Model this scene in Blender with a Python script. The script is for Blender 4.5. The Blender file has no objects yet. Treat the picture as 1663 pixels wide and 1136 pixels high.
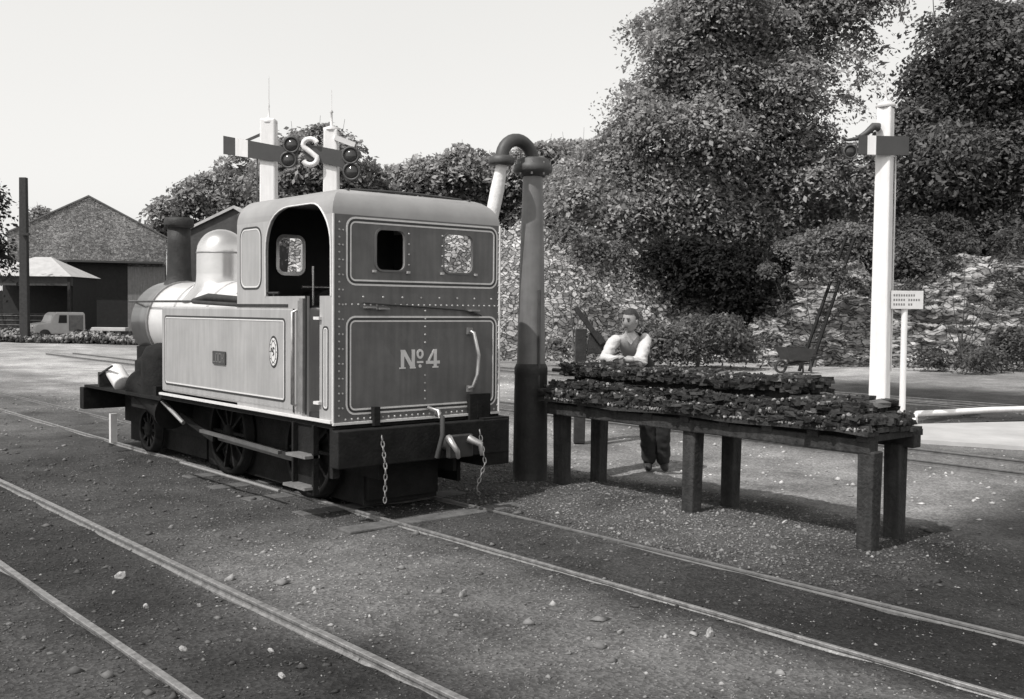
import bpy, bmesh, math, random
import numpy as np
from mathutils import Vector, Matrix, Euler, noise
PI = math.pi
random.seed(4); rng = np.random.default_rng(7)
sc = bpy.context.scene
col = sc.collection
# World axes: X runs across the tracks (away to the right), Y runs along the tracks
# (away to the left), Z up, metres.  The camera stands over the origin.
TH = math.radians(40.6)
FW = Vector((math.sin(TH), math.cos(TH), 0)); RT = Vector((math.cos(TH), -math.sin(TH), 0))
def W(xc, zc, z=0.0):
    """a place xc metres to the right of and zc metres ahead of the camera stand"""
    p = RT*xc + FW*zc
    return Vector((p.x, p.y, z))
CAMRZ = -TH

# ------------------------------------------------------------------ materials
TINT = (1.0, 0.985, 0.98)
def grey(v, a=1): return (v*TINT[0], v*TINT[1], v*TINT[2], a)
MATS = {}
def mat(name, base, rough=.6, metal=0., amt=.25, scale=6., bump=.0, bscale=40., spec=.5, streak=0., attr=False, dirt=0., coat=0.):
    m = bpy.data.materials.new(name); m.use_nodes = True
    nt = m.node_tree; N = nt.nodes; L = nt.links
    b = N['Principled BSDF']
    tc = N.new('ShaderNodeTexCoord')
    n1 = N.new('ShaderNodeTexNoise'); n1.inputs['Scale'].default_value = scale; n1.inputs['Detail'].default_value = 8; n1.inputs['Roughness'].default_value = .65
    L.new(tc.outputs['Object'], n1.inputs['Vector'])
    mr = N.new('ShaderNodeMapRange'); mr.inputs[1].default_value = .25; mr.inputs[2].default_value = .75
    mr.inputs[3].default_value = 1-amt; mr.inputs[4].default_value = 1+amt
    L.new(n1.outputs['Fac'], mr.inputs[0])
    fac = mr.outputs[0]
    if streak:
        mp = N.new('ShaderNodeMapping'); mp.inputs['Scale'].default_value = (7, 7, .7)
        L.new(tc.outputs['Object'], mp.inputs[0])
        n2 = N.new('ShaderNodeTexNoise'); n2.inputs['Scale'].default_value = 2.5; n2.inputs['Detail'].default_value = 5
        L.new(mp.outputs[0], n2.inputs['Vector'])
        m2 = N.new('ShaderNodeMapRange'); m2.inputs[1].default_value = .3; m2.inputs[2].default_value = .7
        m2.inputs[3].default_value = 1-streak; m2.inputs[4].default_value = 1+streak*.5
        L.new(n2.outputs['Fac'], m2.inputs[0])
        mm = N.new('ShaderNodeMath'); mm.operation = 'MULTIPLY'; L.new(fac, mm.inputs[0]); L.new(m2.outputs[0], mm.inputs[1]); fac = mm.outputs[0]
    if attr:
        at = N.new('ShaderNodeAttribute'); at.attribute_name = 'tone'
        mm = N.new('ShaderNodeMath'); mm.operation = 'MULTIPLY'; L.new(fac, mm.inputs[0]); L.new(at.outputs['Fac'], mm.inputs[1]); fac = mm.outputs[0]
    vm = N.new('ShaderNodeVectorMath'); vm.operation = 'SCALE'; vm.inputs[0].default_value = grey(base)[:3]
    L.new(fac, vm.inputs['Scale'])
    L.new(vm.outputs[0], b.inputs['Base Color'])
    b.inputs['Roughness'].default_value = rough
    b.inputs['Metallic'].default_value = metal
    b.inputs['Specular IOR Level'].default_value = spec
    if coat: b.inputs['Coat Weight'].default_value = coat; b.inputs['Coat Roughness'].default_value = .15
    if bump:
        n3 = N.new('ShaderNodeTexNoise'); n3.inputs['Scale'].default_value = bscale; n3.inputs['Detail'].default_value = 6
        L.new(tc.outputs['Object'], n3.inputs['Vector'])
        bp = N.new('ShaderNodeBump'); bp.inputs['Strength'].default_value = bump; bp.inputs['Distance'].default_value = .02
        L.new(n3.outputs['Fac'], bp.inputs['Height']); L.new(bp.outputs[0], b.inputs['Normal'])
    MATS[name] = m
    return m
def stone_mat(name, base, sx, sz, mort=.5, bump=1., amt=.5):
    """rough coursed rubble: stretched voronoi cells, each of its own tone"""
    m = bpy.data.materials.new(name); m.use_nodes = True
    nt = m.node_tree; N = nt.nodes; L = nt.links; b = N['Principled BSDF']
    tc = N.new('ShaderNodeTexCoord'); mp = N.new('ShaderNodeMapping'); mp.inputs['Scale'].default_value = (sx, sx, sz)
    nz = N.new('ShaderNodeTexNoise'); nz.inputs['Scale'].default_value = 2.2; nz.inputs['Detail'].default_value = 6
    L.new(tc.outputs['Object'], nz.inputs['Vector'])
    ad = N.new('ShaderNodeMixRGB'); ad.blend_type = 'ADD'; ad.inputs[0].default_value = .5
    L.new(tc.outputs['Object'], ad.inputs[1]); L.new(nz.outputs['Color'], ad.inputs[2])
    L.new(ad.outputs[0], mp.inputs[0])
    v1 = N.new('ShaderNodeTexVoronoi'); v1.inputs['Scale'].default_value = 1
    v2 = N.new('ShaderNodeTexVoronoi'); v2.feature = 'DISTANCE_TO_EDGE'; v2.inputs['Scale'].default_value = 1
    L.new(mp.outputs[0], v1.inputs['Vector']); L.new(mp.outputs[0], v2.inputs['Vector'])
    bw = N.new('ShaderNodeRGBToBW'); L.new(v1.outputs['Color'], bw.inputs[0])
    r1 = N.new('ShaderNodeMapRange'); r1.inputs[1].default_value = .2; r1.inputs[2].default_value = .8; r1.inputs[3].default_value = 1-amt; r1.inputs[4].default_value = 1+amt
    L.new(bw.outputs[0], r1.inputs[0])
    r2 = N.new('ShaderNodeMapRange'); r2.inputs[1].default_value = 0; r2.inputs[2].default_value = .09; r2.inputs[3].default_value = mort; r2.inputs[4].default_value = 1
    L.new(v2.outputs['Distance'], r2.inputs[0])
    n2 = N.new('ShaderNodeTexNoise'); n2.inputs['Scale'].default_value = .35; n2.inputs['Detail'].default_value = 9; n2.inputs['Roughness'].default_value = .7
    L.new(tc.outputs['Object'], n2.inputs['Vector'])
    r3 = N.new('ShaderNodeMapRange'); r3.inputs[1].default_value = .3; r3.inputs[2].default_value = .7; r3.inputs[3].default_value = .45; r3.inputs[4].default_value = 1.45
    L.new(n2.outputs['Fac'], r3.inputs[0])
    a = N.new('ShaderNodeMath'); a.operation = 'MULTIPLY'; L.new(r1.outputs[0], a.inputs[0]); L.new(r2.outputs[0], a.inputs[1])
    c = N.new('ShaderNodeMath'); c.operation = 'MULTIPLY'; L.new(a.outputs[0], c.inputs[0]); L.new(r3.outputs[0], c.inputs[1])
    n4 = N.new('ShaderNodeTexNoise'); n4.inputs['Scale'].default_value = 7; n4.inputs['Detail'].default_value = 8; n4.inputs['Roughness'].default_value = .75; L.new(tc.outputs['Object'], n4.inputs['Vector'])
    r4 = N.new('ShaderNodeMapRange'); r4.inputs[1].default_value = .3; r4.inputs[2].default_value = .7; r4.inputs[3].default_value = .45; r4.inputs[4].default_value = 1.6; L.new(n4.outputs['Fac'], r4.inputs[0])
    c0 = c; c = N.new('ShaderNodeMath'); c.operation = 'MULTIPLY'; L.new(c0.outputs[0], c.inputs[0]); L.new(r4.outputs[0], c.inputs[1])
    vm = N.new('ShaderNodeVectorMath'); vm.operation = 'SCALE'; vm.inputs[0].default_value = grey(base)[:3]
    L.new(c.outputs[0], vm.inputs['Scale']); L.new(vm.outputs[0], b.inputs['Base Color'])
    b.inputs['Roughness'].default_value = .95; b.inputs['Specular IOR Level'].default_value = .2
    h = N.new('ShaderNodeMath'); h.operation = 'MULTIPLY_ADD'; L.new(r2.outputs[0], h.inputs[0]); h.inputs[1].default_value = .6; L.new(bw.outputs[0], h.inputs[2])
    bp = N.new('ShaderNodeBump'); bp.inputs['Strength'].default_value = bump; bp.inputs['Distance'].default_value = .22
    L.new(h.outputs[0], bp.inputs['Height']); L.new(bp.outputs[0], b.inputs['Normal'])
    return m
def ground_mat():
    m = bpy.data.materials.new('cinder_ground'); m.use_nodes = True
    nt = m.node_tree; N = nt.nodes; L = nt.links; b = N['Principled BSDF']
    tc = N.new('ShaderNodeTexCoord')
    at = N.new('ShaderNodeAttribute'); at.attribute_name = 'tone'
    def ns(scale, det, ro, a, lo, hi, i0=.3, i1=.7):
        n = N.new('ShaderNodeTexNoise'); n.inputs['Scale'].default_value = scale; n.inputs['Detail'].default_value = det; n.inputs['Roughness'].default_value = ro
        L.new(tc.outputs['Object'], n.inputs['Vector'])
        r = N.new('ShaderNodeMapRange'); r.inputs[1].default_value = i0; r.inputs[2].default_value = i1; r.inputs[3].default_value = lo; r.inputs[4].default_value = hi
        L.new(n.outputs['Fac'], r.inputs[0]); return n, r
    na, ra = ns(1.4, 9, .7, 0, .62, 1.38)
    nb, rb = ns(60, 6, .8, 0, .6, 1.4)
    v = N.new('ShaderNodeTexVoronoi'); v.inputs['Scale'].default_value = 48; L.new(tc.outputs['Object'], v.inputs['Vector'])
    bw = N.new('ShaderNodeRGBToBW'); L.new(v.outputs['Color'], bw.inputs[0])
    rv = N.new('ShaderNodeMapRange'); rv.inputs[1].default_value = .2; rv.inputs[2].default_value = .85; rv.inputs[3].default_value = .7; rv.inputs[4].default_value = 1.3
    L.new(bw.outputs[0], rv.inputs[0])
    cur = at.outputs['Fac']
    for o in (ra.outputs[0], rb.outputs[0], rv.outputs[0]):
        mm = N.new('ShaderNodeMath'); mm.operation = 'MULTIPLY'; L.new(cur, mm.inputs[0]); L.new(o, mm.inputs[1]); cur = mm.outputs[0]
    vm = N.new('ShaderNodeVectorMath'); vm.operation = 'SCALE'; vm.inputs[0].default_value = grey(1)[:3]
    L.new(cur, vm.inputs['Scale']); L.new(vm.outputs[0], b.inputs['Base Color'])
    b.inputs['Roughness'].default_value = .95; b.inputs['Specular IOR Level'].default_value = .15
    h = N.new('ShaderNodeMath'); h.operation = 'ADD'; L.new(nb.outputs['Fac'], h.inputs[0]); L.new(v.outputs['Distance'], h.inputs[1])
    bp = N.new('ShaderNodeBump'); bp.inputs['Strength'].default_value = .6; bp.inputs['Distance'].default_value = .015
    L.new(h.outputs[0], bp.inputs['Height']); L.new(bp.outputs[0], b.inputs['Normal'])
    return m
def leaf_mat(name, base, trans=.38):
    m = bpy.data.materials.new(name); m.use_nodes = True
    nt = m.node_tree; N = nt.nodes; L = nt.links; b = N['Principled BSDF']; out = N['Material Output']
    at = N.new('ShaderNodeAttribute'); at.attribute_name = 'tone'
    vm = N.new('ShaderNodeVectorMath'); vm.operation = 'SCALE'; vm.inputs[0].default_value = grey(base)[:3]
    L.new(at.outputs['Fac'], vm.inputs['Scale']); L.new(vm.outputs[0], b.inputs['Base Color'])
    b.inputs['Roughness'].default_value = .55; b.inputs['Specular IOR Level'].default_value = .18
    t = N.new('ShaderNodeBsdfTranslucent'); L.new(vm.outputs[0], t.inputs[0])
    mx = N.new('ShaderNodeMixShader'); mx.inputs[0].default_value = trans
    L.new(b.outputs[0], mx.inputs[1]); L.new(t.outputs[0], mx.inputs[2]); L.new(mx.outputs[0], out.inputs[0])
    return m
M = dict(
 paint=mat('side_paint_lit', .37, .42, amt=.14, scale=2.2, streak=.14, coat=.2, bump=.12, bscale=5),  # livery paint lightened to carry the sun on sides and tanks
 paint_shaded=mat('back_paint_shaded', .125, .45, amt=.28, scale=2.5, streak=.2, bump=.12, bscale=5),  # same livery darkened to carry the shade on the cab back
 roofpaint=mat('roof_paint', .29, .55, amt=.15, scale=3),
 white_line=mat('light_lining', .68, .5, amt=.12, scale=20),
 black_line=mat('dark_lining', .035, .5, amt=.1),
 under=mat('shade_deepened_black', .016, .8, amt=.5, scale=7, bump=.3, spec=.15),  # black iron deepened to carry the shade under the locomotive
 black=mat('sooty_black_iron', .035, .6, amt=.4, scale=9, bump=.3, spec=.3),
 blackgloss=mat('oily_black_steel', .04, .35, amt=.4, scale=9),
 steel=mat('bright_steel', .5, .38, metal=.8, amt=.3, scale=14),
 dullsteel=mat('dull_steel', .28, .5, metal=.5, amt=.3, scale=14),
 brass=mat('polished_brass', .72, .24, metal=.85, amt=.08, scale=5),
 slide=mat('greasy_steel', .10, .5, amt=.4, scale=9),
 smoke=mat('smokebox_black', .07, .3, amt=.3, scale=5, coat=.5),
 boiler=mat('boiler_paint', .62, .35, amt=.08, scale=4, coat=.4),
 rivet=mat('rivet_metal', .42, .4, metal=.2, amt=.2),
 rail=mat('worn_rail', .25, .5, metal=.45, amt=.55, scale=18, bump=.3, bscale=60),
 railrust=mat('rusty_rail', .13, .7, amt=.4, scale=12, bump=.3),
 wood=mat('tarred_wood', .036, .9, amt=.5, scale=7, bump=.8, bscale=30, streak=.45),
 sleeper=mat('weathered_sleeper', .10, .95, amt=.5, scale=7, bump=.8, bscale=25),
 white=mat('white_paint', .80, .55, amt=.06, scale=5, streak=.08),
 glasswhite=mat('faded_white_paint', .62, .6, amt=.12, scale=9),
 iron=mat('painted_cast_iron', .17, .5, amt=.25, scale=5, streak=.12),
 irondark=mat('dark_cast_iron', .06, .55, amt=.3, scale=8),
 canvas=mat('canvas', .72, .9, amt=.1, scale=10, bump=.4, bscale=20),
 red=mat('dark_signal_arm_paint', .055, .5, amt=.15),
 lens=mat('signal_lens', .05, .1, amt=.1),
 coal=mat('turf_and_coal', 1., .85, amt=.45, scale=12, bump=.7, bscale=30, attr=True, spec=.3),
 pebble=mat('loose_stone', 1., .9, amt=.3, scale=20, attr=True, spec=.2),
 concrete=mat('pale_concrete', .42, .9, amt=.22, scale=1.2, bump=.3, bscale=12),
 slate=mat('roof_slate', .16, .8, amt=.35, scale=4, bump=.3),
 paleroof=mat('pale_roof_sheet', .46, .7, amt=.2, scale=2),
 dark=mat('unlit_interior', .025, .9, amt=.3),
 carpaint=mat('faded_car_paint', .50, .4, amt=.15, scale=2),
 glass=mat('dark_window_glass', .04, .12, amt=.1),
 rubber=mat('rubber', .04, .8, amt=.2),
 bark=mat('bark', .09, .95, amt=.4, scale=6, bump=.8, bscale=20),
 skin=mat('skin', .33, .55, amt=.08, scale=30),
 hair=mat('dark_hair', .03, .7, amt=.3, scale=60, bump=.5, bscale=120),
 shirt=mat('white_shirt', .56, .85, amt=.06, scale=20, bump=.5, bscale=14),
 vest=mat('dark_waistcoat', .028, .9, amt=.2, scale=30, bump=.3, bscale=30),
 trouser=mat('dark_trousers', .025, .9, amt=.2, scale=20, bump=.5, bscale=12),
)
M['stone'] = stone_mat('rubble_stone', .30, 5.0, 9., .4, 1., .55)
M['cliff'] = stone_mat('quarried_rock', .28, 1.9, 9., .35, 1., .55)
M['farstone'] = stone_mat('gable_stone', .30, 5.5, 10., .6, .7, .35)
M['leaf'] = leaf_mat('leaves', 1.0)

# ------------------------------------------------------------------ builders
def tag(o, label=None, cat=None, group=None, kind=None):
    if label: o['label'] = label
    if cat: o['category'] = cat
    if group: o['group'] = group
    if kind: o['kind'] = kind
    return o
def empty(name, loc=(0, 0, 0), rz=0., label=None, cat=None, group=None):
    o = bpy.data.objects.new(name, None); col.objects.link(o); o.empty_display_size = .2
    o.location = loc; o.rotation_euler = (0, 0, rz)
    return tag(o, label, cat, group)
class MB:
    def __init__(s): s.v = []; s.f = []; s.sm = []
    def add(s, vs, fs, smooth=False):
        k = len(s.v); s.v += [tuple(p) for p in vs]
        for f in fs: s.f.append(tuple(i+k for i in f)); s.sm.append(smooth)
        return s
    def box(s, x0, x1, y0, y1, z0, z1, mtx=None):
        vs = [Vector((x, y, z)) for x in (x0, x1) for y in (y0, y1) for z in (z0, z1)]
        if mtx: vs = [mtx @ v for v in vs]
        return s.add(vs, [(0, 1, 3, 2), (4, 6, 7, 5), (0, 4, 5, 1), (2, 3, 7, 6), (0, 2, 6, 4), (1, 5, 7, 3)])
    def bar(s, a, b, w, h, up=(0, 0, 1), w2=None, h2=None):
        a = Vector(a); b = Vector(b); d = (b-a).normalized(); up = Vector(up)
        sd = d.cross(up)
        if sd.length < 1e-4: sd = d.cross(Vector((1, 0, 0)))
        sd.normalize(); u = sd.cross(d)
        w2 = w if w2 is None else w2; h2 = h if h2 is None else h2
        vs = []
        for p, ww, hh in ((a, w, h), (b, w2, h2)):
            for i, j in ((-1, -1), (1, -1), (1, 1), (-1, 1)): vs.append(p+sd*(i*ww/2)+u*(j*hh/2))
        return s.add(vs, [(3, 2, 1, 0), (4, 5, 6, 7), (0, 1, 5, 4), (1, 2, 6, 5), (2, 3, 7, 6), (3, 0, 4, 7)])
    def tube(s, pts, rad, seg=12, caps=True):
        pts = [Vector(p) for p in pts]; n = len(pts)
        if not hasattr(rad, '__len__'): rad = [rad]*n
        vs = []; fs = []
        t0 = (pts[1]-pts[0]).normalized()
        u = t0.orthogonal().normalized()
        for i, p in enumerate(pts):
            t = (pts[min(i+1, n-1)]-pts[max(i-1, 0)]).normalized()
            u = (u-t*u.dot(t)).normalized(); w = t.cross(u)
            for k in range(seg):
                a = 2*PI*k/seg; vs.append(p+(u*math.cos(a)+w*math.sin(a))*rad[i])
        for i in range(n-1):
            for k in range(seg):
                k2 = (k+1) % seg
                fs.append((i*seg+k, i*seg+k2, (i+1)*seg+k2, (i+1)*seg+k))
        s.add(vs, fs, True)
        if caps:
            s.add(vs[:seg], [tuple(reversed(range(seg)))]); s.add(vs[-seg:], [tuple(range(seg))])
        return s
    def lathe(s, prof, c=(0, 0, 0), seg=24, mtx=None):
        """prof: list of (r, z) about the z axis"""
        vs = []; fs = []
        for r, z in prof:
            for k in range(seg):
                a = 2*PI*k/seg; v = Vector((r*math.cos(a), r*math.sin(a), z))
                if mtx: v = mtx @ v
                vs.append(v+Vector(c))
        for i in range(len(prof)-1):
            for k in range(seg):
                k2 = (k+1) % seg
                fs.append((i*seg+k, i*seg+k2, (i+1)*seg+k2, (i+1)*seg+k))
        return s.add(vs, fs, True)
    def prism(s, poly, fn, t0, t1):
        """poly 2D points; fn(u, v, t) -> 3D"""
        n = len(poly)
        vs = [Vector(fn(u, v, t0)) for u, v in poly]+[Vector(fn(u, v, t1)) for u, v in poly]
        fs = [tuple(range(n)), tuple(reversed(range(n, 2*n)))]+[(i, n+i, n+(i+1) % n, (i+1) % n) for i in range(n)]
        return s.add(vs, fs)
    def loop(s, inner, outer, fn, t0, t1):
        n = len(inner)
        vs = [Vector(fn(u, v, t)) for t in (t0, t1) for P in (inner, outer) for u, v in P]
        fs = []
        for i in range(n):
            j = (i+1) % n
            fs += [(2*n+i, 2*n+j, 3*n+j, 3*n+i), (i, n+i, n+j, j), (i, j, 2*n+j, 2*n+i), (n+i, 3*n+i, 3*n+j, n+j)]
        return s.add(vs, fs)
    def dome(s, c, nrm, r):
        nrm = Vector(nrm).normalized(); u = nrm.orthogonal().normalized(); w = nrm.cross(u); c = Vector(c)
        vs = []
        for rr, h in ((1, 0), (.8, .5)):
            for k in range(6):
                a = PI/3*k; vs.append(c+(u*math.cos(a)+w*math.sin(a))*r*rr+nrm*(r*h))
        vs.append(c+nrm*r*.75)
        fs = [(k, (k+1) % 6, 6+(k+1) % 6, 6+k) for k in range(6)]+[(6+k, 6+(k+1) % 6, 12) for k in range(6)]
        return s.add(vs, fs, True)
    def lump(s, c, r, sub=1, squash=(1, 1, 1), jit=.25, rot=None):
        bm = bmesh.new(); bmesh.ops.create_icosphere(bm, subdivisions=sub, radius=1)
        R = Euler([random.uniform(0, 6.3) for _ in range(3)]).to_matrix() if rot is None else rot
        vs = []
        for v in bm.verts:
            q = v.co*(1+random.uniform(-jit, jit)); q = Vector((q.x*squash[0], q.y*squash[1], q.z*squash[2]))*r
            vs.append(R @ q+Vector(c))
        fs = [tuple(v.index for v in f.verts) for f in bm.faces]; bm.free()
        return s.add(vs, fs)
    def build(s, name, m, parent=None, bevel=0., recalc=True, tones=None):
        me = bpy.data.meshes.new(name); me.from_pydata(s.v, [], s.f); me.update()
        me.polygons.foreach_set('use_smooth', s.sm)
        if recalc:
            bm = bmesh.new(); bm.from_mesh(me); bmesh.ops.remove_doubles(bm, verts=bm.verts, dist=1e-5) if bevel else None
            bmesh.ops.recalc_face_normals(bm, faces=bm.faces); bm.to_mesh(me); bm.free()
        o = bpy.data.objects.new(name, me); col.objects.link(o); me.materials.append(m)
        if parent: o.parent = parent
        if bevel:
            b = o.modifiers.new('bevel', 'BEVEL'); b.width = bevel; b.segments = 2; b.limit_method = 'ANGLE'
        if tones is not None:
            at = me.attributes.new('tone', 'FLOAT', 'FACE'); at.data.foreach_set('value', tones)
        return o
def fast_mesh(name, verts, faces, m, tones=None, smooth=False, dom='FACE'):
    """verts (N,3) array, faces (K,q) int array"""
    me = bpy.data.meshes.new(name); q = faces.shape[1]
    me.vertices.add(len(verts)); me.vertices.foreach_set('co', verts.astype(np.float32).ravel())
    me.loops.add(faces.size); me.loops.foreach_set('vertex_index', faces.astype(np.int32).ravel())
    me.polygons.add(len(faces)); me.polygons.foreach_set('loop_start', np.arange(0, faces.size, q, dtype=np.int32))
    me.update(calc_edges=True)
    if smooth: me.polygons.foreach_set('use_smooth', np.ones(len(faces), bool))
    if tones is not None:
        at = me.attributes.new('tone', 'FLOAT', dom); at.data.foreach_set('value', tones.astype(np.float32))
    me.materials.append(m)
    o = bpy.data.objects.new(name, me); col.objects.link(o)
    return o
def finish(o):
    """bake the modifiers of o into its mesh"""
    dg = bpy.context.evaluated_depsgraph_get(); dg.update()
    me = bpy.data.meshes.new_from_object(o.evaluated_get(dg), depsgraph=dg)
    o.modifiers.clear(); o.data = me
    return o
def rr(x0, x1, z0, z1, r, off=0., seg=5):
    x0 += off; x1 -= off; z0 += off; z1 -= off; r = max(r-off, .004)
    P = []
    for cx, cz, a0 in ((x1-r, z1-r, 0), (x0+r, z1-r, PI/2), (x0+r, z0+r, PI), (x1-r, z0+r, 1.5*PI)):
        for k in range(seg+1):
            a = a0+PI/2*k/seg; P.append((cx+r*math.cos(a), cz+r*math.sin(a)))
    return P
def lumps(specs, name, m, parent=None):
    mb = MB(); tn = []
    for c, r, sq, tone, sub in specs:
        k = len(mb.f); mb.lump(c, r, sub, sq, .2); tn += [tone*random.uniform(.8, 1.2) for _ in range(len(mb.f)-k)]
    return mb.build(name, m, parent, recalc=False, tones=tn)

# ------------------------------------------------------------------ ground
def nz(x, y, s, seed=0): return noise.fractal(Vector((x*s, y*s, seed)), 1., 2., 4)
def sstep(a, b, x):
    t = min(max((x-a)/(b-a), 0), 1); return t*t*(3-2*t)
def band(x, a, b, w): return sstep(a-w, a+w, x)*(1-sstep(b-w, b+w, x))
def tone_at(x, y):
    k = nz(x, y, .45, 3); k2 = nz(x, y, 1.4, 9)
    xx = x+k*.25; yy = y+k*.6
    v = .06
    v += .065*band(xx, 3.05, 4.65, .35)*(1-sstep(6.0, 9.5, yy))        # trodden pale strip
    v -= .02*band(xx, 1.9, 2.9, .2)
    v += .025*band(xx, 5.98, 7.5, .15)*sstep(4.0, 5.2, yy)              # bright chippings by the crane
    v -= .03*band(xx, 4.7, 6.0, .15)*(1-sstep(4.0, 6.0, yy))
    v -= .025*sstep(5.0, 6.5, xx)*(1-sstep(2.8, 4.2, yy))
    v += .15*band(xx, 8.2, 11.4, .4)*sstep(3.2, 5.2, yy)               # dusty ground behind the trestle
    v += .08*band(xx, 11.4, 13, .2)*sstep(3.5, 5.0, yy)
    v += .12*band(xx, 13.2, 16.5, .5)*sstep(5, 6, yy)
    v -= .015*band(xx, 17.5, 23.5, .8)*(1-sstep(24, 28, yy))
    v += .16*sstep(23.5, 25.5, xx)*(1-sstep(28, 34, yy))
    v += .16*sstep(6.2, 7.6, xx+.05*(yy-16))*sstep(14, 18, yy)*(1-sstep(56, 62, yy))  # pale yard
    v += .05*sstep(13.5, 17, yy)*(1-sstep(6, 7.5, xx))
    return max(v*(1+.35*k+.25*k2), .02)
def ground_z(x, y):
    z = .02*nz(x, y, .8, 1)+.008*nz(x, y, 3, 2)
    for c in (2.41, 5.35, 12.2): z -= .0
    z += .05*band(x, 6.6, 7.6, .4)*band(y, 4.5, 9, .8)
    return z-.01
def grid(xs, ys):
    nx, ny = len(xs), len(ys)
    V = np.array([(x, y, ground_z(x, y)) for y in ys for x in xs]); T = np.array([tone_at(x, y) for y in ys for x in xs])
    i = np.arange(nx-1); j = np.arange(ny-1); I, J = np.meshgrid(i, j); a = (J*nx+I).ravel()
    F = np.stack([a, a+1, a+1+nx, a+nx], 1)
    return V, F, T
def axis(segs):
    out = []
    for a, b, st in segs: out += list(np.arange(a, b, st))
    return out+[segs[-1][1]]
V, F, T = grid(axis([(-400, -40, 60), (-40, -2, 2), (-2, 9, .12), (9, 26, .3), (26, 60, 1.2), (60, 700, 60)]),
               axis([(-400, -20, 60), (-20, 0, 2), (0, 12, .12), (12, 30, .3), (30, 80, 1.2), (80, 700, 60)]))
g = fast_mesh('ground', V, F, ground_mat(), T, True, 'POINT')
tag(g, 'dark cinder and gravel yard ground', None, kind='structure')

# loose stones and chippings
def pebbles(n, xr, yr, rlo, rhi, pale):
    x = rng.uniform(*xr, n); y = rng.uniform(*yr, n)
    dd = (x*FW.x+y*FW.y); lat = x*RT.x+y*RT.y
    ok = (dd > 2.2) & (np.abs(lat) < dd*.56+.4); x = x[ok]; y = y[ok]; n = len(x)
    r = rng.uniform(rlo, rhi, n)**1.0*rng.choice([.6, .8, 1, 1.5], n, p=[.4, .35, .2, .05])
    base = np.array([[1, 0, 0], [0, 1, 0], [-1, 0, 0], [0, -1, 0], [0, 0, 1], [0, 0, -1]], float)
    Fb = np.array([[0, 1, 4], [1, 2, 4], [2, 3, 4], [3, 0, 4], [1, 0, 5], [2, 1, 5], [3, 2, 5], [0, 3, 5]])
    a = rng.uniform(0, 6.28, n); ca, sa = np.cos(a), np.sin(a)
    P = base[None]*(1+rng.uniform(-.35, .35, (n, 6, 3)))+rng.uniform(-.25, .25, (n, 6, 3))
    P *= (r[:, None]*rng.uniform(.6, 1.2, (n, 3)))[:, None, :]*np.array([1.2, 1, .6])
    X = P[..., 0]*ca[:, None]-P[..., 1]*sa[:, None]+x[:, None]; Y = P[..., 0]*sa[:, None]+P[..., 1]*ca[:, None]+y[:, None]
    gz = np.array([ground_z(px, py) for px, py in zip(x, y)])
    Z = P[..., 2]+gz[:, None]+r[:, None]*.15
    Vv = np.stack([X, Y, Z], -1).reshape(-1, 3); Ff = (Fb[None]+6*np.arange(n)[:, None, None]).reshape(-1, 3)
    t = np.array([tone_at(px, py) for px, py in zip(x, y)])*rng.uniform(.8, 2.9, n)
    pm = rng.random(n) < pale; t[pm] = rng.uniform(.16, .38, pm.sum())
    return Vv, Ff, np.repeat(t, 8)
parts = [pebbles(46000, (.6, 8.2), (1.2, 13), .004, .012, .05), pebbles(9000, (5.9, 8.2), (3.6, 9.5), .007, .018, .05),
         pebbles(5000, (1.0, 20), (3, 22), .015, .035, .02)]
off = 0; VV = []; FF = []; TT = []
for v_, f_, t_ in parts: VV.append(v_); FF.append(f_+off); TT.append(t_); off += len(v_)
pb = fast_mesh('loose_stones', np.concatenate(VV), np.concatenate(FF), M['pebble'], np.concatenate(TT))
tag(pb, 'loose chippings and pebbles scattered over the yard', 'gravel', kind='stuff')
# the larger pale stones one can pick out
BIG = [(2.47, 6.85, .05, .5), (2.35, 6.1, .03, .45), (2.62, 5.95, .028, .5), (2.2, 5.2, .03, .4), (2.55, 4.9, .028, .5), (2.4, 4.5, .03, .5), (2.66, 5.3, .02, .5),
       (2.3, 6.5, .02, .5), (3.98, 5.1, .045, .3), (3.72, 5.35, .04, .22), (4.55, 3.6, .045, .45), (4.35, 3.75, .02, .5), (4.2, 3.95, .03, .35),
       (7.35, 5.05, .04, .55), (6.95, 4.05, .022, .5), (8.4, 3.5, .035, .5), (5.9, 4.1, .025, .45), (3.3, 5.75, .02, .5), (7.3, 6.3, .02, .5), (8.2, 4.6, .03, .3), (6.6, 5.9, .02, .5)]
for k, (x, y, r, t) in enumerate(BIG):
    o = lumps([((0, 0, 0), r*.62, (1.3, 1, .6), t*.75, 2)], 'pale_stone', M['pebble']); o.location = (x, y, ground_z(x, y)+r*.25); o.rotation_euler.z = k*1.3
    tag(o, 'small pale stone lying loose on the dark cinders', 'stone', 'pale stones lying on the cinders')

# ------------------------------------------------------------------ tracks
def rail(x, y0, y1, label, h=.055, group=None, shiny=True, wide=1.):
    mb = MB(); N = 24
    prof = [(-.03, -.03), (-.03, -.012), (-.012, -.002), (-.012, h-.022), (-.022, h-.016), (-.022, h-.003), (-.018, h), (.018, h), (.022, h-.003), (.022, h-.016), (.012, h-.022), (.012, -.002), (.03, -.012), (.03, -.03)]
    vs = []; fs = []; n = len(prof)
    for i in range(N+1):
        y = y0+(y1-y0)*i/N
        w = .006*math.sin(i*1.7)+.004*math.sin(i*.6+x)
        for a, b in prof: vs.append((a+w, y, b))
    for i in range(N):
        for k in range(n):
            k2 = (k+1) % n; fs.append((i*n+k, (i+1)*n+k, (i+1)*n+k2, i*n+k2))
    mb.add(vs, fs)
    o = mb.build('rail', M['rail'] if shiny else M['railrust']); o.location.x = x; o.scale.x = wide
    return tag(o, label, 'rail', group)
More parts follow.
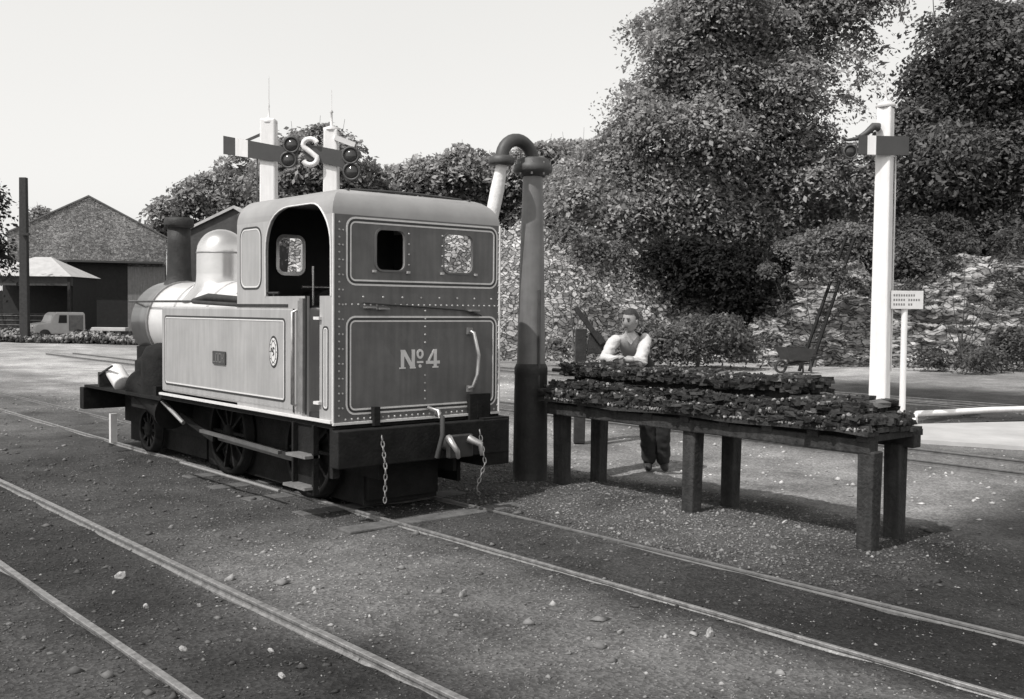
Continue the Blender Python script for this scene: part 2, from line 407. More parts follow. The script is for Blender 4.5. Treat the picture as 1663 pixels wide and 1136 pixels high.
rail(1.93, -3, 20, 'nearer rail of the track running past the left foreground corner', .035)
rail(2.85, -3, 34, 'shiny rail crossing the left foreground, second from the camera', .04)
rail(4.87, -3, 40, 'near rail of the track the small locomotive stands on', .024, wide=.62)
rail(5.83, -3, 40, 'far rail of the track the small locomotive stands on', .02, shiny=False, wide=.62)
rail(11.75, -4, 40, 'near rail of the track passing behind the trestle', .05, shiny=False)
rail(12.7, -4, 40, 'far rail of the track passing behind the trestle', .05, shiny=False)
rail(19.2, -4, 45, 'near rail of the farthest track below the rock face', .06, shiny=False)
rail(20.2, -4, 45, 'far rail of the farthest track below the rock face', .06, shiny=False)
sp = None
for k in range(18):
    y = 7.25+k*.82+random.uniform(-.05, .05)
    if y > 11: break
    mb = MB(); L2 = random.uniform(.86, .98)
    mb.box(-L2, L2*.98, -.11, .11, -.1, .018)
    o = mb.build('sleeper', M['sleeper'], bevel=.012); o.location = (5.35, y, -.014); o.rotation_euler.z = random.uniform(-.03, .03)
    tag(o, 'weathered timber sleeper half buried under the locomotive track', 'sleeper', 'sleepers of the locomotive track')

# ------------------------------------------------------------------ locomotive
LOCO = empty('tank_locomotive', (5.35, 7.48, 0), PI/2,
             'small lined tank locomotive with No 4 painted on the back of its cab', 'locomotive')
# local axes: x forward (to the chimney), y to the side that faces the camera, z up
HW = .90
def cab_shell():
    def rbox(x0, x1, y, z0, z1, r):
        bm = bmesh.new(); bmesh.ops.create_cube(bm, size=1)
        for v in bm.verts: v.co = Vector((x0+(v.co.x+.5)*(x1-x0), v.co.y*2*y, z0+(v.co.z+.5)*(z1-z0)))
        ed = []
        for e in bm.edges:
            a, b = e.verts[0].co, e.verts[1].co
            if min(a.z, b.z) > z1-.01 and (abs(a.y-b.y) < .01 or min(a.x, b.x) < x0+.01): ed.append(e)
        if r: bmesh.ops.bevel(bm, geom=ed, offset=r, segments=7, profile=.5, affect='EDGES')
        me = bpy.data.meshes.new('cab_body'); bm.to_mesh(me); bm.free()
        o = bpy.data.objects.new('cab_body', me); col.objects.link(o); return o
    body = rbox(0, 1.75, HW, .83, 2.80, .22)
    # slight crown on the roof
    for v in body.data.vertices:
        if v.co.z > 2.5: v.co.z += .03*(1-(v.co.y/HW)**2)
    cut = [rbox(.025, 1.725, HW-.025, .80, 2.775, .2)]
    def cutter(mb): 
        o = mb.build('cut', M['black']); cut.append(o)
    side = lambda u, v, t: (u, t, v)
    arch = rr(.02, 1.17, 1.3, 2.69, .38, seg=8)
    arch = [(u, max(v, 1.90)) for u, v in arch]
    P = []; 
    for q in arch:
        if not P or (abs(P[-1][0]-q[0])+abs(P[-1][1]-q[1])) > 1e-4: P.append(q)
    # keep a single bottom edge
    P = [q for q in P if q[1] > 1.9001]+[(.02, 1.90), (1.17, 1.90)]
    top = sorted([q for q in P if q[1] > 1.9001], key=lambda q: -q[0])
    top = [q for q in arch if q[1] > 1.9001]
    poly = [(1.17, 1.90)]+top+[(.02, 1.90)]
    for a, b in ((.3, 1.3), (-1.3, -.3)): cutter(MB().prism(poly, side, a, b))
    for a, b in ((.5, 1.3), (-1.3, -.5)): cutter(MB().box(.205, .42, a, b, .86, 1.95))
    endf = lambda u, v, t: (t, u, v)
    for y0, y1 in ((.18, .47), (-.57, -.25)):
        cutter(MB().prism(rr(y0, y1, 2.13, 2.47, .06), endf, -.2, .3))
    for y0, y1 in ((.22, .49), (-.49, -.22)):
        cutter(MB().prism(rr(y0, y1, 2.14, 2.49, .06), endf, 1.6, 1.9))
    for c in cut:
        md = body.modifiers.new('b', 'BOOLEAN'); md.operation = 'DIFFERENCE'; md.object = c; md.solver = 'EXACT'
    finish(body)
    for c in cut: bpy.data.objects.remove(c)
    return body
body = cab_shell()
def split(o, name, pred, m, parent):
    bm = bmesh.new(); bm.from_mesh(o.data); bm.faces.ensure_lookup_table()
    bm2 = bm.copy(); bm2.faces.ensure_lookup_table()
    sel = [pred(f) for f in bm.faces]
    bmesh.ops.delete(bm, geom=[f for f, s_ in zip(bm.faces, sel) if s_], context='FACES')
    bmesh.ops.delete(bm2, geom=[f for f, s_ in zip(bm2.faces, sel) if not s_], context='FACES')
    bm.to_mesh(o.data); me = bpy.data.meshes.new(name); bm2.to_mesh(me); bm.free(); bm2.free()
    n = bpy.data.objects.new(name, me); col.objects.link(n); me.materials.clear(); me.materials.append(m); n.parent = parent
    return n
body.parent = LOCO; body.data.materials.clear(); body.data.materials.append(M['paint'])
for p in body.data.polygons: p.use_smooth = False
roof = split(body, 'cab_roof', lambda f: f.calc_center_median().z > 2.585 and (f.normal.z > .05 or f.normal.z < -.05) and f.normal.length > 0, M['roofpaint'], LOCO)
back = split(body, 'cab_back', lambda f: f.calc_center_median().x < .03 and abs(f.normal.x) > .7, M['paint_shaded'], LOCO)
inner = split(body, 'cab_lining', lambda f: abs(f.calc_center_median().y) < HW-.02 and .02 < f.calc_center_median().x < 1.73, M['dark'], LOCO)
for o in (roof,):
    for p in o.data.polygons: p.use_smooth = True
    o.modifiers.new('e', 'EDGE_SPLIT').split_angle = math.radians(35); finish(o)
SF = lambda u, v, t: (u, HW+t, v)          # near side plane
BF = lambda u, v, t: (-t, u, v)            # back plane
def lining(fn, x0, x1, z0, z1, r, parent, outer=True, w=.016):
    a = MB(); b = MB()
    if outer: a.loop(rr(x0, x1, z0, z1, r, w), rr(x0, x1, z0, z1, r, 0), fn, .0, .003)
    b.loop(rr(x0, x1, z0, z1, r, w*2.3), rr(x0, x1, z0, z1, r, w), fn, .0, .0035)
    a.loop(rr(x0, x1, z0, z1, r, w*3.2), rr(x0, x1, z0, z1, r, w*2.3), fn, .0, .003)
    o = a.build('lining', M['white_line'], parent); b.build('lining', M['black_line'], parent)
    return o
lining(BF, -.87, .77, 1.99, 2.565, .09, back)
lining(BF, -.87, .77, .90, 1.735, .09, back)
def rivets(pts, nrm, r, parent, m=None):
    mb = MB()
    for p in pts: mb.dome(p, nrm, r)
    return mb.build('riveting', m or M['rivet'], parent, recalc=False)
R = []
for z in np.arange(.9, 2.55, .062): R += [(-.001, .835, z), (-.001, -.885, z)]
for z in np.arange(.93, 2.5, .124): R += [(-.001, .80, z+.03)]
for y in np.arange(-.84, .80, .062): R += [(-.001, y, 1.83), (-.001, y, .865)]
for y in np.arange(-.80, .80, .2): R += [(-.001, y, 1.895)]
for z in list(np.arange(1.0, 1.25, .07))+list(np.arange(1.5, 1.83, .07)): R += [(-.001, -.045, z)]
for z in np.arange(2.18, 2.45, .09): R += [(-.001, .135, z), (-.001, -.23, z)]
rivets(R, (-1, 0, 0), .0105, back)
# light bead round the edges of the back sheet and the arch
mb = MB(); mb.tube([(-.004, HW-.005, .84), (-.004, HW-.005, 2.58)], .011, 6); mb.tube([(-.004, -HW+.005, .84), (-.004, -HW+.005, 2.58)], .011, 6)
mb.box(-.022, .0, -HW, HW, .822, .842)
mb.build('edge_bead', M['white_line'], back)
arch = [q for q in rr(.02, 1.17, 1.3, 2.69, .38, seg=8) if q[1] > 1.9]
def yroll(z):
    if z <= 2.58: return HW
    d = min((z-2.58)/.22, 1); return HW-.22*(1-math.sqrt(max(0, 1-d*d)))
pts = [(1.17, HW+.002, 1.9)]+[(u, yroll(v)+.004, v) for u, v in arch]+[(.02, HW+.002, 1.9)]
MB().tube(pts, .008, 6).build('arch_bead', M['white_line'], body)
# gutter line along the roof edge
mb = MB()
mb.tube([(.21, y, 2.800+.03*(1-(y/HW)**2)) for y in np.linspace(-.6, .6, 9)], .010, 6)
for s_ in (1, -1): mb.tube([(1.75, s_*.655, 2.806), (.15, s_*.655, 2.806)], .012, 6)
mb.build('rain_strip', M['irondark'], roof)
# hood seam over the near side arch
# upper side panel lining
lining(SF, 1.235, 1.70, 1.95, 2.56, .12, body, False, .014)
lining(SF, .045, .165, .93, 1.66, .05, body, False, .012)
# window frames
for y0, y1 in ((.18, .47), (-.57, -.25)):
    MB().loop(rr(y0, y1, 2.13, 2.47, .06, 0), rr(y0, y1, 2.13, 2.47, .06, -.018), BF, 0, .008).build('window_frame', M['paint_shaded'], back)
    for yy in (y0-.03, y1+.03): MB().box(-.03, 0, yy-.012, yy+.012, 2.105, 2.125).build('window_catch', M['rivet'], back)
# spectacle frames on the front sheet, seen through the side opening
for y0, y1 in ((.22, .49), (-.49, -.22)):
    fr = MB().loop(rr(y0, y1, 2.14, 2.49, .06, .01), rr(y0, y1, 2.14, 2.49, .06, -.025), lambda u, v, t: (1.72-t, u, v), 0, .02).build('window_frame', M['brass'], inner)
# inside: coal bunker plate, floor, tanks, backhead with fittings
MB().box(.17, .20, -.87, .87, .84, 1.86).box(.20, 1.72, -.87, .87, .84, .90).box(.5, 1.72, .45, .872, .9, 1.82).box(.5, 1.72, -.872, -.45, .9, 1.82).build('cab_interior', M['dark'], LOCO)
bh = MB(); bh.tube([(1.40, 0, 1.55), (1.72, 0, 1.55)], .44, 28); bh = bh.build('boiler_backhead', M['black'], LOCO)
mb = MB()
for y, z, r in ((-.2, 1.75, .05), (.15, 1.8, .05), (.28, 1.6, .03), (-.05, 1.9, .03)): mb.tube([(1.38, y, z), (1.34, y, z)], r, 14)
mb.tube([(1.36, -.3, 1.66), (1.30, .2, 1.88)], .012, 8); mb.tube([(1.37, .3, 1.55), (1.37, .3, 2.2)], .012, 8); mb.tube([(1.5, -.35, 2.0), (1.5, .35, 2.0)], .015, 8)
mb.build('gauge', M['brass'], bh)
# side tanks
def tank(s_):
    b = bmesh.new(); bmesh.ops.create_cube(b, size=1)
    for v in b.verts: v.co = Vector(((.425 if v.co.x < 0 else 3.58), s_*(.45 if v.co.y < 0 else HW-.0015), (.88 if v.co.z < 0 else 1.80)))
    bmesh.ops.recalc_face_normals(b, faces=b.faces)
    me = bpy.data.meshes.new('side_tank'); b.to_mesh(me); b.free(); me.materials.append(M['paint'])
    o = bpy.data.objects.new('side_tank', me); col.objects.link(o); o.parent = LOCO
    m_ = o.modifiers.new('b', 'BEVEL'); m_.width = .022; m_.segments = 3; finish(o)
    return o
tk = tank(1); tk2 = tank(-1)
# near tank stands 2 mm proud of the cab side
for v in tk.data.vertices: v.co.y += .004
lining(SF_T := (lambda u, v, t: (u, HW+.0035+t, v)), .78, 3.50, .945, 1.72, .06, tk, False, .014)
mb = MB(); mb.box(.0, 3.62, HW-.01, HW+.02, .838, .862); mb.build('valance_strip', M['white_line'], LOCO)
mb = MB(); mb.box(-.0, 3.7, -HW, HW-.012, .79, .834); mb.build('footplate', M['under'], LOCO)
mb = MB(); mb.box(.44, 3.6, HW+.006, HW+.014, .885, .90); 
rivets([(x, HW+.003, .915) for x in np.arange(.5, 3.5, .12)], (0, 1, 0), .006, tk, M['paint'])
# joint strip, pillar and handrails beside the door gap
MB().box(.63, .645, HW+.002, HW+.012, .88, 1.79).box(.42, .435, HW+.0, HW+.012, .88, 1.9).build('joint_strip', M['black_line'], tk)
for x in (.585,):
    if x > .3: h = MB().tube([(x, HW, 1.78), (x, HW+.05, 1.76), (x, HW+.05, .96), (x, HW, .94)], .014, 8)
    else: h = MB().tube([(.19, HW, 1.78), (.23, HW+.05, 1.76), (.23, HW+.05, .96), (.19, HW, .94)], .012, 8)
    h.build('handrail', M['steel'], LOCO)
MB().box(.44, .5, HW+.003, HW+.03, .9, 1.88).box(.52, .545, HW+.003, HW+.02, .9, 1.86).build('door_pillar', M['dullsteel'], LOCO)
for z in (1.70, .985): MB().box(.17, .26, HW-.02, HW+.03, z, z+.025).build('door_hinge', M['white_line'], LOCO)
# crest and name plate on the tank
def ellipse(cx, cz, a, b, n=28): return [(cx+a*math.cos(2*PI*k/n), cz+b*math.sin(2*PI*k/n)) for k in range(n)]
T_ = SF_T
cr = MB().prism(ellipse(1.01, 1.40, .085, .145), T_, 0, .003).build('crest', M['black_line'], tk)
MB().prism(ellipse(1.01, 1.40, .07, .125), T_, .003, .005).build('crest_field', M['white_line'], cr)
mb = MB().loop(ellipse(1.01, 1.40, .044, .092), ellipse(1.01, 1.40, .05, .1), T_, .005, .0065)
for k in range(3):
    a = PI/2+k*2*PI/3+.25
    mb.bar(T_(1.01, 1.41, .0065), T_(1.01+.025*math.cos(a), 1.41+.035*math.sin(a), .0065), .014, .003)
    mb.bar(T_(1.01+.025*math.cos(a), 1.41+.035*math.sin(a), .0065), T_(1.01+.03*math.cos(a+.9), 1.41+.045*math.sin(a+.9), .0065), .012, .003)
for k in range(10):
    a = 2*PI*k/10; mb.prism(ellipse(1.01+.059*math.cos(a), 1.40+.108*math.sin(a), .006, .007, 6), T_, .005, .0065)
mb.build('crest_emblem', M['black_line'], cr)
pl = MB().prism(rr(1.98, 2.27, 1.235, 1.365, .015), T_, 0, .012).build('name_plate', M['red'], tk)
# raised letters  L O C H  as on the plate
def stroke(mb, fn, pts, w, t0, t1, closed=False):
    P = [Vector(p) for p in pts]
    segs = list(zip(P, P[1:]+([P[0]] if closed else [])))
    if not closed: segs = list(zip(P[:-1], P[1:]))
    for a, b in segs:
        d = (b-a).normalized(); n_ = Vector((-d.y, d.x))*w/2; a2 = a-d*w*.3; b2 = b+d*w*.3
        mb.prism([tuple(a2+n_), tuple(b2+n_), tuple(b2-n_), tuple(a2-n_)], fn, t0, t1)
lt = MB(); PX = lambda u, v, t: T_(2.25-u, 1.26+v, .012+t)
w = .045; hgt = .08
glyph = dict(L=[[(0, hgt), (0, 0), (w, 0)]], O=[[(0, 0), (w, 0), (w, hgt), (0, hgt), (0, 0)]], C=[[(w, 0), (0, 0), (0, hgt), (w, hgt)]], H=[[(0, 0), (0, hgt)], [(w, 0), (w, hgt)], [(0, hgt/2), (w, hgt/2)]])
for i, ch in enumerate('LOCH'):
    for s_ in glyph[ch]: stroke(lt, PX, [(a+i*.062, b) for a, b in s_], .011, 0, .003)
lt.build('plate_letter', M['iron'], pl)
# No 4 on the back sheet (u runs to the left of the picture so text reads along -u)
nb = MB(); NX = lambda u, v, t: BF(.215-u, 1.275+v, t)
SL = .165
def slab(mb, fn, poly, t0=0, t1=.004): mb.prism(poly, fn, t0, t1)
slab(nb, NX, [(0, 0), (.034, 0), (.034, SL), (0, SL)]); slab(nb, NX, [(.115, 0), (.149, 0), (.149, SL), (.115, SL)])
slab(nb, NX, [(.0, SL), (.042, SL), (.149, 0), (.107, 0)], 0, .0045)
nb.loop(ellipse(.205, .125, .017, .022, 16), ellipse(.205, .125, .038, .043, 16), NX, 0, .004)
slab(nb, NX, [(.170, .045), (.240, .045), (.240, .062), (.170, .062)]); nb.prism(ellipse(.205, .018, .016, .015, 12), NX, 0, .004)
slab(nb, NX, [(.355, 0), (.388, 0), (.388, SL), (.355, SL)]); slab(nb, NX, [(.27, .035), (.42, .035), (.42, .062), (.27, .062)], 0, .0046)
slab(nb, NX, [(.27, .035), (.30, .045), (.372, SL), (.350, SL)], 0, .0042)
for a, b in ((0, 0), (.107, 0)): slab(nb, NX, [(a-.012, -.001), (a+.05, -.001), (a+.05, .012), (a-.012, .012)], 0, .0048)
slab(nb, NX, [(.34, -.001), (.405, -.001), (.405, .012), (.34, .012)], 0, .0048)
tag(nb.build('running_number', M['white_line'], back), 'painted lettering reading No 4')
# fittings on the back sheet
mb = MB(); mb.tube([(-.0, -.545, 1.60), (-.06, -.55, 1.585), (-.07, -.60, 1.38), (-.07, -.585, 1.2), (-.06, -.545, 1.09), (0, -.53, 1.07)], .017, 10)
mb.build('handrail', M['steel'], back)
for z in (1.57, 1.04): MB().box(-.02, 0, -.57, -.51, z, z+.06).build('handrail_bracket', M['dullsteel'], back)
for y, z in ((.55, 1.80), (.42, 1.79), (-.57, 1.78)): MB().box(-.06, 0, y-.05, y+.05, z, z+.015).build('lamp_bracket', M['dullsteel'], back)
MB().tube([(-.03, .62, 1.845), (-.035, .1, 1.82), (-.035, -.45, 1.79), (-.03, -.66, 1.74)], .008, 6).build('cord_rail', M['black_line'], back)
for y in (.49, -.63): MB().box(-.055, 0, y-.03, y+.03, .80, .96).build('stay', M['under'], back)
MB().box(-.05, 0, -.76, -.52, .45, 1.02).build('hose_cabinet', M['under'], back)
# frames, buffer planks and couplings
for s_ in (-1, 1): MB().box(.02, 6.0, s_*.40-.02, s_*.40+.02, .32, .79).build('main_frame', M['under'], LOCO)
MB().box(.3, 3.5, -.40, .40, .05, .79).build('ash_pan_shade_fill', M['under'], LOCO)  # ash pan enlarged into a dark fill for the shaded underside
MB().box(.32, 3.55, -.70, -.66, .16, .79).build('far_side_shade_plate', M['under'], LOCO)  # dark plate added so the underside reads as shade
MB().box(3.6, 5.9, -.38, .38, .08, .79).build('front_shade_fill', M['under'], LOCO)  # dark block added to fill the shade under the front end
MB().box(-.13, -.01, -.92, .92, .47, .785).build('rear_buffer_beam', M['under'], LOCO, bevel=.01)
MB().box(6.08, 6.22, -.92, .92, .48, .76).build('front_buffer_beam', M['under'], LOCO, bevel=.01)
MB().box(3.62, 6.10, -.9, .9, .765, .795).build('front_running_plate', M['under'], LOCO)
cp = MB(); cp.tube([(-.13, -.2, .6), (-.28, -.2, .6)], .07, 14); cp.box(-.34, -.28, -.33, -.07, .50, .70); cp = cp.build('coupling_head', M['blackgloss'], LOCO, bevel=.01)
MB().tube([(-.34, -.06, .68), (-.42, -.02, .66), (-.46, -.06, .58), (-.42, -.1, .52)], [.035, .03, .025, .02], 8).build('coupling_hook', M['steel'], cp)
MB().tube([(-.34, -.28, .66), (-.44, -.33, .62), (-.42, -.36, .52)], [.04, .03, .015], 8).build('coupling_hook', M['steel'], cp)
def chain(pts, name='safety_chain', r=.008, m='dullsteel'):
    mb = MB(); pts = [Vector(p) for p in pts]
    for i in range(len(pts)-1):
        a, b = pts[i], pts[i+1]; L_ = (b-a).length; n_ = max(1, int(L_/.045)); d = (b-a).normalized(); o_ = d.orthogonal().normalized(); o2 = d.cross(o_)
        for k in range(n_):
            c = a+(b-a)*((k+.5)/n_); s_ = o_ if k % 2 else o2
            ring = [c+d*.03*math.cos(t)+s_*.014*math.sin(t) for t in np.linspace(0, 2*PI, 9)]
            mb.tube(ring, .0055, 5, False)
    return mb.build(name, M[m], LOCO)
chain([(-.14, .50, .72), (-.20, .50, .45), (-.19, .50, .16)])
chain([(-.14, -.56, .70), (-.20, -.58, .4), (-.18, -.50, .18), (-.14, -.56, .1)])
MB().tube([(-.13, -.08, .87), (-.20, -.09, .85), (-.26, -.05, .7), (-.22, -.02, .5)], .022, 10).build('brake_hose', M['rubber'], LOCO)
MB().tube([(-.02, -.07, .92), (-.16, -.08, .90), (-.18, -.08, .84)], .018, 8).build('brake_pipe', M['steel'], LOCO)
MB().box(.25, .45, -.38, .38, .10, .46).build('drag_box', M['under'], LOCO)
MB().box(-.12, .25, -.93, -.62, .36, .80).build('rear_tank_well', M['under'], LOCO)
# steps hanging under the cab
for x, z, w in ((.44, .53, .17), (.47, .26, .19)):
    MB().box(x-w, x+w, HW-.04, HW+.10, z-.012, z+.012).build('step', M['dullsteel'], LOCO)
for x in (.27, .62): MB().box(x, x+.03, HW-.03, HW+.02, .2, .8).build('step_hanger', M['under'], LOCO)
MB().box(.30, .62, HW-.05, HW-.03, .2, .8).build('step_back', M['under'], LOCO)
MB().box(-.02, .03, HW-.06, HW+.005, .38, .80).build('corner_post', M['under'], LOCO)
# wheels
def wheel(x, r, y, s_):
    w_ = empty('wheel', (x, y, r+.03)); w_.parent = LOCO
    mx = Matrix.Rotation(PI/2, 3, 'X')
    MB().lathe([(r-.05, -.045), (r, -.045), (r, .03), (r+.02, .035), (r+.02, .05), (r-.05, .05), (r-.05, -.045)], seg=36, mtx=mx).build('tyre', M['under'], w_)
    mb = MB(); mb.lathe([(.0, -.05), (.09, -.05), (.09, .05), (0, .05)], seg=16, mtx=mx)
    for k in range(10):
        a = 2*PI*k/10; mb.bar((math.cos(a)*.07, 0, math.sin(a)*.07), (math.cos(a)*(r-.04), 0, math.sin(a)*(r-.04)), .03, .045, up=(0, 1, 0))
    mb.build('spokes', M['under'], w_)
    return w_
for s_ in (1, -1):
    for x, r in ((1.05, .44), (2.75, .44), (4.95, .27)): wheel(x, r, s_*.49, s_)
    y = s_*.62
    MB().bar((1.02, y, .40), (2.76, y, .44), .03, .075).build('coupling_rod', M['blackgloss'], LOCO)
    MB().bar((1.05, y+s_*.2, .475), (2.75, y+s_*.2, .515), .04, .03).build('slide_bar', M['slide'], LOCO)
    MB().bar((2.75, y+s_*.06, .42), (3.6, y+s_*.06, .60), .03, .07).build('connecting_rod', M['under'], LOCO)
    cy = MB(); a, b = Vector((3.85, s_*.66, .62)), Vector((4.75, s_*.66, .86)); cy.tube([a, a+(b-a)*.06, a+(b-a)*.08, a+(b-a)*.92, a+(b-a)*.94, b], [.215, .215, .185, .185, .215, .215], 24)
    cy.box(3.95, 4.7, s_*.66-.16, s_*.66+.16, .62, .90); cy.build('cylinder', M['under'], LOCO)
    MB().tube([(3.80, s_*.80, .74), (3.25, s_*.80, .55)], [.028, .022], 10).build('crosshead_guide', M['steel'], LOCO)
    MB().box(5.5, 5.56, s_*.70, s_*.78, .1, .46).build('guard_iron', M['glasswhite'], LOCO)
    MB().tube([(4.2, s_*.64, .78), (4.2, s_*.64, 1.22), (4.2, s_*.64, 1.34), (4.2, s_*.64, 1.38)], [.24, .24, .18, .06], 20).tube([(4.75, s_*.62, .78), (4.75, s_*.62, 1.15), (4.75, s_*.62, 1.2)], [.13, .13, .06], 16).build('sandbox', M['under'], LOCO)
MB().box(3.6, 5.5, -.45, .45, .8, 1.3).build('smokebox_saddle', M['under'], LOCO)
MB().tube([(3.2, HW-.05, .13), (1.0, HW-.05, .13)], .018, 8).build('brake_rod', M['dullsteel'], LOCO)
# boiler, smokebox, chimney, dome
BZ = 1.60
mb = MB(); mb.tube([(1.75, 0, BZ), (5.0, 0, BZ)], .50, 40); bo = mb.build('boiler', M['boiler'], LOCO)
mb = MB()
for x in (2.5, 3.4, 4.3): mb.tube([(x-.025, 0, BZ), (x+.025, 0, BZ)], .505, 40)
mb.build('boiler_band', M['brass'], bo)
sb = MB().tube([(5.0, 0, BZ), (5.52, 0, BZ), (5.56, 0, BZ)], [.515, .515, .48], 40).build('smokebox', M['smoke'], LOCO)
MB().tube([(4.99, 0, BZ), (5.03, 0, BZ)], .522, 40).build('smokebox_band', M['dullsteel'], sb)
MB().lathe([(0, .09), (.2, .07), (.34, .03), (.38, 0), (.38, -.02)], seg=32, mtx=Matrix.Rotation(PI/2, 3, 'Y'), c=(5.56, 0, BZ)).build('smokebox_door', M['black'], sb)
MB().lathe([(.24, -.06), (.19, -.01), (.16, .05), (.15, .12), (.142, .5), (.14, .70), (.14, .70), (.175, .715), (.185, .74), (.18, .79), (.165, .83), (.13, .83), (.12, .4)], c=(5.25, 0, 2.09), seg=28).build('chimney', M['black'], LOCO)
dm = [(.46, -.20), (.38, -.10), (.315, -.02), (.293, .04), (.288, .13), (.286, .38)]+[(.286*math.cos(a), .38+.27*math.sin(a)) for a in np.linspace(.05, PI/2, 9)]
do = MB().lathe(dm, c=(4.02, 0, 2.06), seg=36).build('dome', M['brass'], LOCO)
MB().lathe([(.288, 0), (.294, .01), (.288, .02)], c=(4.02, 0, 2.42), seg=36).build('dome_band', M['dullsteel'], do)
for s_ in (1, -1):
    MB().tube([(1.76, s_*.56, 1.86), (5.55, s_*.52, 1.86), (5.60, s_*.42, 1.86)], .013, 8).build('boiler_handrail', M['blackgloss'], LOCO)
MB().tube([(2.0, .6, 1.84), (2.2, .6, 1.87), (3.0, .62, 1.90), (3.3, .66, 1.86)], [.02, .035, .045, .03], 10).tube([(2.1, .7, 1.82), (3.2, .7, 1.85)], .02, 8).build('fire_iron', M['black'], LOCO)
MB().box(1.0, 1.75, .83, .87, 1.90, 1.905).box(.75, 1.75, HW-.05, HW+.006, 1.804, 1.83).build('tank_top_rail', M['black'], LOCO)
mb = MB()
for x in (1.05, 1.7): mb.tube([(x, HW-.02, 1.83), (x, HW-.02, 1.93)], .01, 6)
mb.tube([(.95, HW-.02, 1.93), (1.78, HW-.02, 1.93)], .012, 6); mb.build('tank_rail', M['black'], LOCO)
MB().lathe([(.10, 0), (.10, .03), (.06, .05), (.06, .08), (0, .09)], c=(1.95, .7, 1.80), seg=16).build('filler_lid', M['black'], LOCO)
# lamp on the front running plate
mx = Matrix.Rotation(math.radians(62), 3, 'Y')
MB().lathe([(0, -.17), (.10, -.17), (.11, -.15), (.11, .14), (.095, .17), (0, .17)], c=(5.22, .78, .93), seg=20, mtx=mx).build('lubricator', M['white_line'], LOCO)
MB().bar((5.22, .78, .79), (5.22, .78, .86), .06, .06, up=(1, 0, 0)).build('lubricator_stand', M['black'], LOCO)
MB().bar((5.10, .9, 1.08), (5.55, .9, .95), .02, .02).box(5.55, 5.6, .7, .9, .80, .98).build('bracket', M['black'], LOCO)

# ------------------------------------------------------------------ water crane
CR = empty('water_crane', (7.10, 7.98, 0), 0, 'tall grey water crane column with an arched spout beside the locomotive cab', 'water crane')
MB().lathe([(.148, 1.18), (.142, 1.5), (.122, 2.4), (.103, 3.10), (.103, 3.16)], seg=36).build('column', M['iron'], CR)
MB().lathe([(.21, -.05), (.21, .03), (.185, .05), (.178, .14), (.172, .9), (.168, 1.12), (.172, 1.14), (.172, 1.20), (.155, 1.24), (.14, 1.25)], seg=36).build('column_base', M['black'], CR)  # black of this wider base also stands in for the cab's shadow
MB().tube([(-.03, -.15, .2), (-.03, -.155, 1.2), (-.02, -.14, 2.0)], .014, 8).build('valve_rod', M['irondark'], CR)
MB().lathe([(.118, 3.16), (.15, 3.18), (.19, 3.20), (.20, 3.22), (.20, 3.27), (.17, 3.29), (.17, 3.33), (.13, 3.35), (0, 3.35)], seg=28).build('column_flange', M['irondark'], CR)
arc = []
for a in np.linspace(0, PI, 15): arc.append((-.21+.21*math.cos(a), .0, 3.30+.21*math.sin(a)))
MB().tube(arc+[(-.42, 0, 3.28)], .066, 16).build('spout_arch', M['irondark'], CR)
MB().lathe([(0, 3.24), (.12, 3.24), (.13, 3.26), (.13, 3.31), (.09, 3.33), (0, 3.33)], c=(-.42, 0, 0), seg=24).build('spout_flange', M['irondark'], CR)
MB().tube([(-.42, 0, 3.24), (-.43, .01, 3.14), (-.445, .03, 3.0), (-.52, .06, 2.6), (-.56, .08, 2.2)], [.055, .062, .07, .066, .06], 16).build('canvas_hose', M['canvas'], CR)
mb = MB()
for k in range(8):
    a = 2*PI*k/8; mb.tube([(.165*math.cos(a), .165*math.sin(a), 3.17), (.165*math.cos(a), .165*math.sin(a), 3.30)], .012, 6)
mb.build('bolt', M['dullsteel'], CR)
MB().tube([(.2, -.12, 1.18), (.2, -.3, 1.18)], .02, 8).build('valve_handle', M['irondark'], CR)

# ------------------------------------------------------------------ trestle and coal
TB = empty('coal_trestle', (7.5, 5.8, 0), 0, 'long dark timber trestle on six stout legs, loaded with coal', 'trestle')
def lx(x): return x-7.5
def ly(y): return y-5.8
TZ = .86
legs = [(7.20, 7.60), (7.12, 5.86), (7.10, 4.14), (7.72, 7.60), (7.72, 5.90), (7.70, 4.26)]
for k, (x, y) in enumerate(legs):
    mb = MB(); mb.bar((lx(x), ly(y), -.05), (lx(x)+random.uniform(-.02, .02), ly(y), TZ-.10), .125, .13, up=(1, 0, 0), w2=.14, h2=.135)
    mb.build('leg', M['wood'], TB, bevel=.012)
for x in (7.10, 7.74):
    mb = MB(); n_ = 9
    for i in range(n_):
        a = ly(3.72+i*(7.86-3.72)/n_); b = ly(3.72+(i+1)*(7.86-3.72)/n_)
    mb.bar((lx(x), ly(4.10), TZ-.07), (lx(x), ly(7.68), TZ-.05), .12, .11); mb.build('side_beam', M['wood'], TB, bevel=.012)
for i, y in enumerate(np.linspace(4.16, 7.6, 9)):
    MB().bar((lx(7.03), ly(y), TZ-.005), (lx(7.84), ly(y), TZ-.005), .10, .05).build('cross_bearer', M['wood'], TB)
mb = MB(); x = 6.98; k = 0
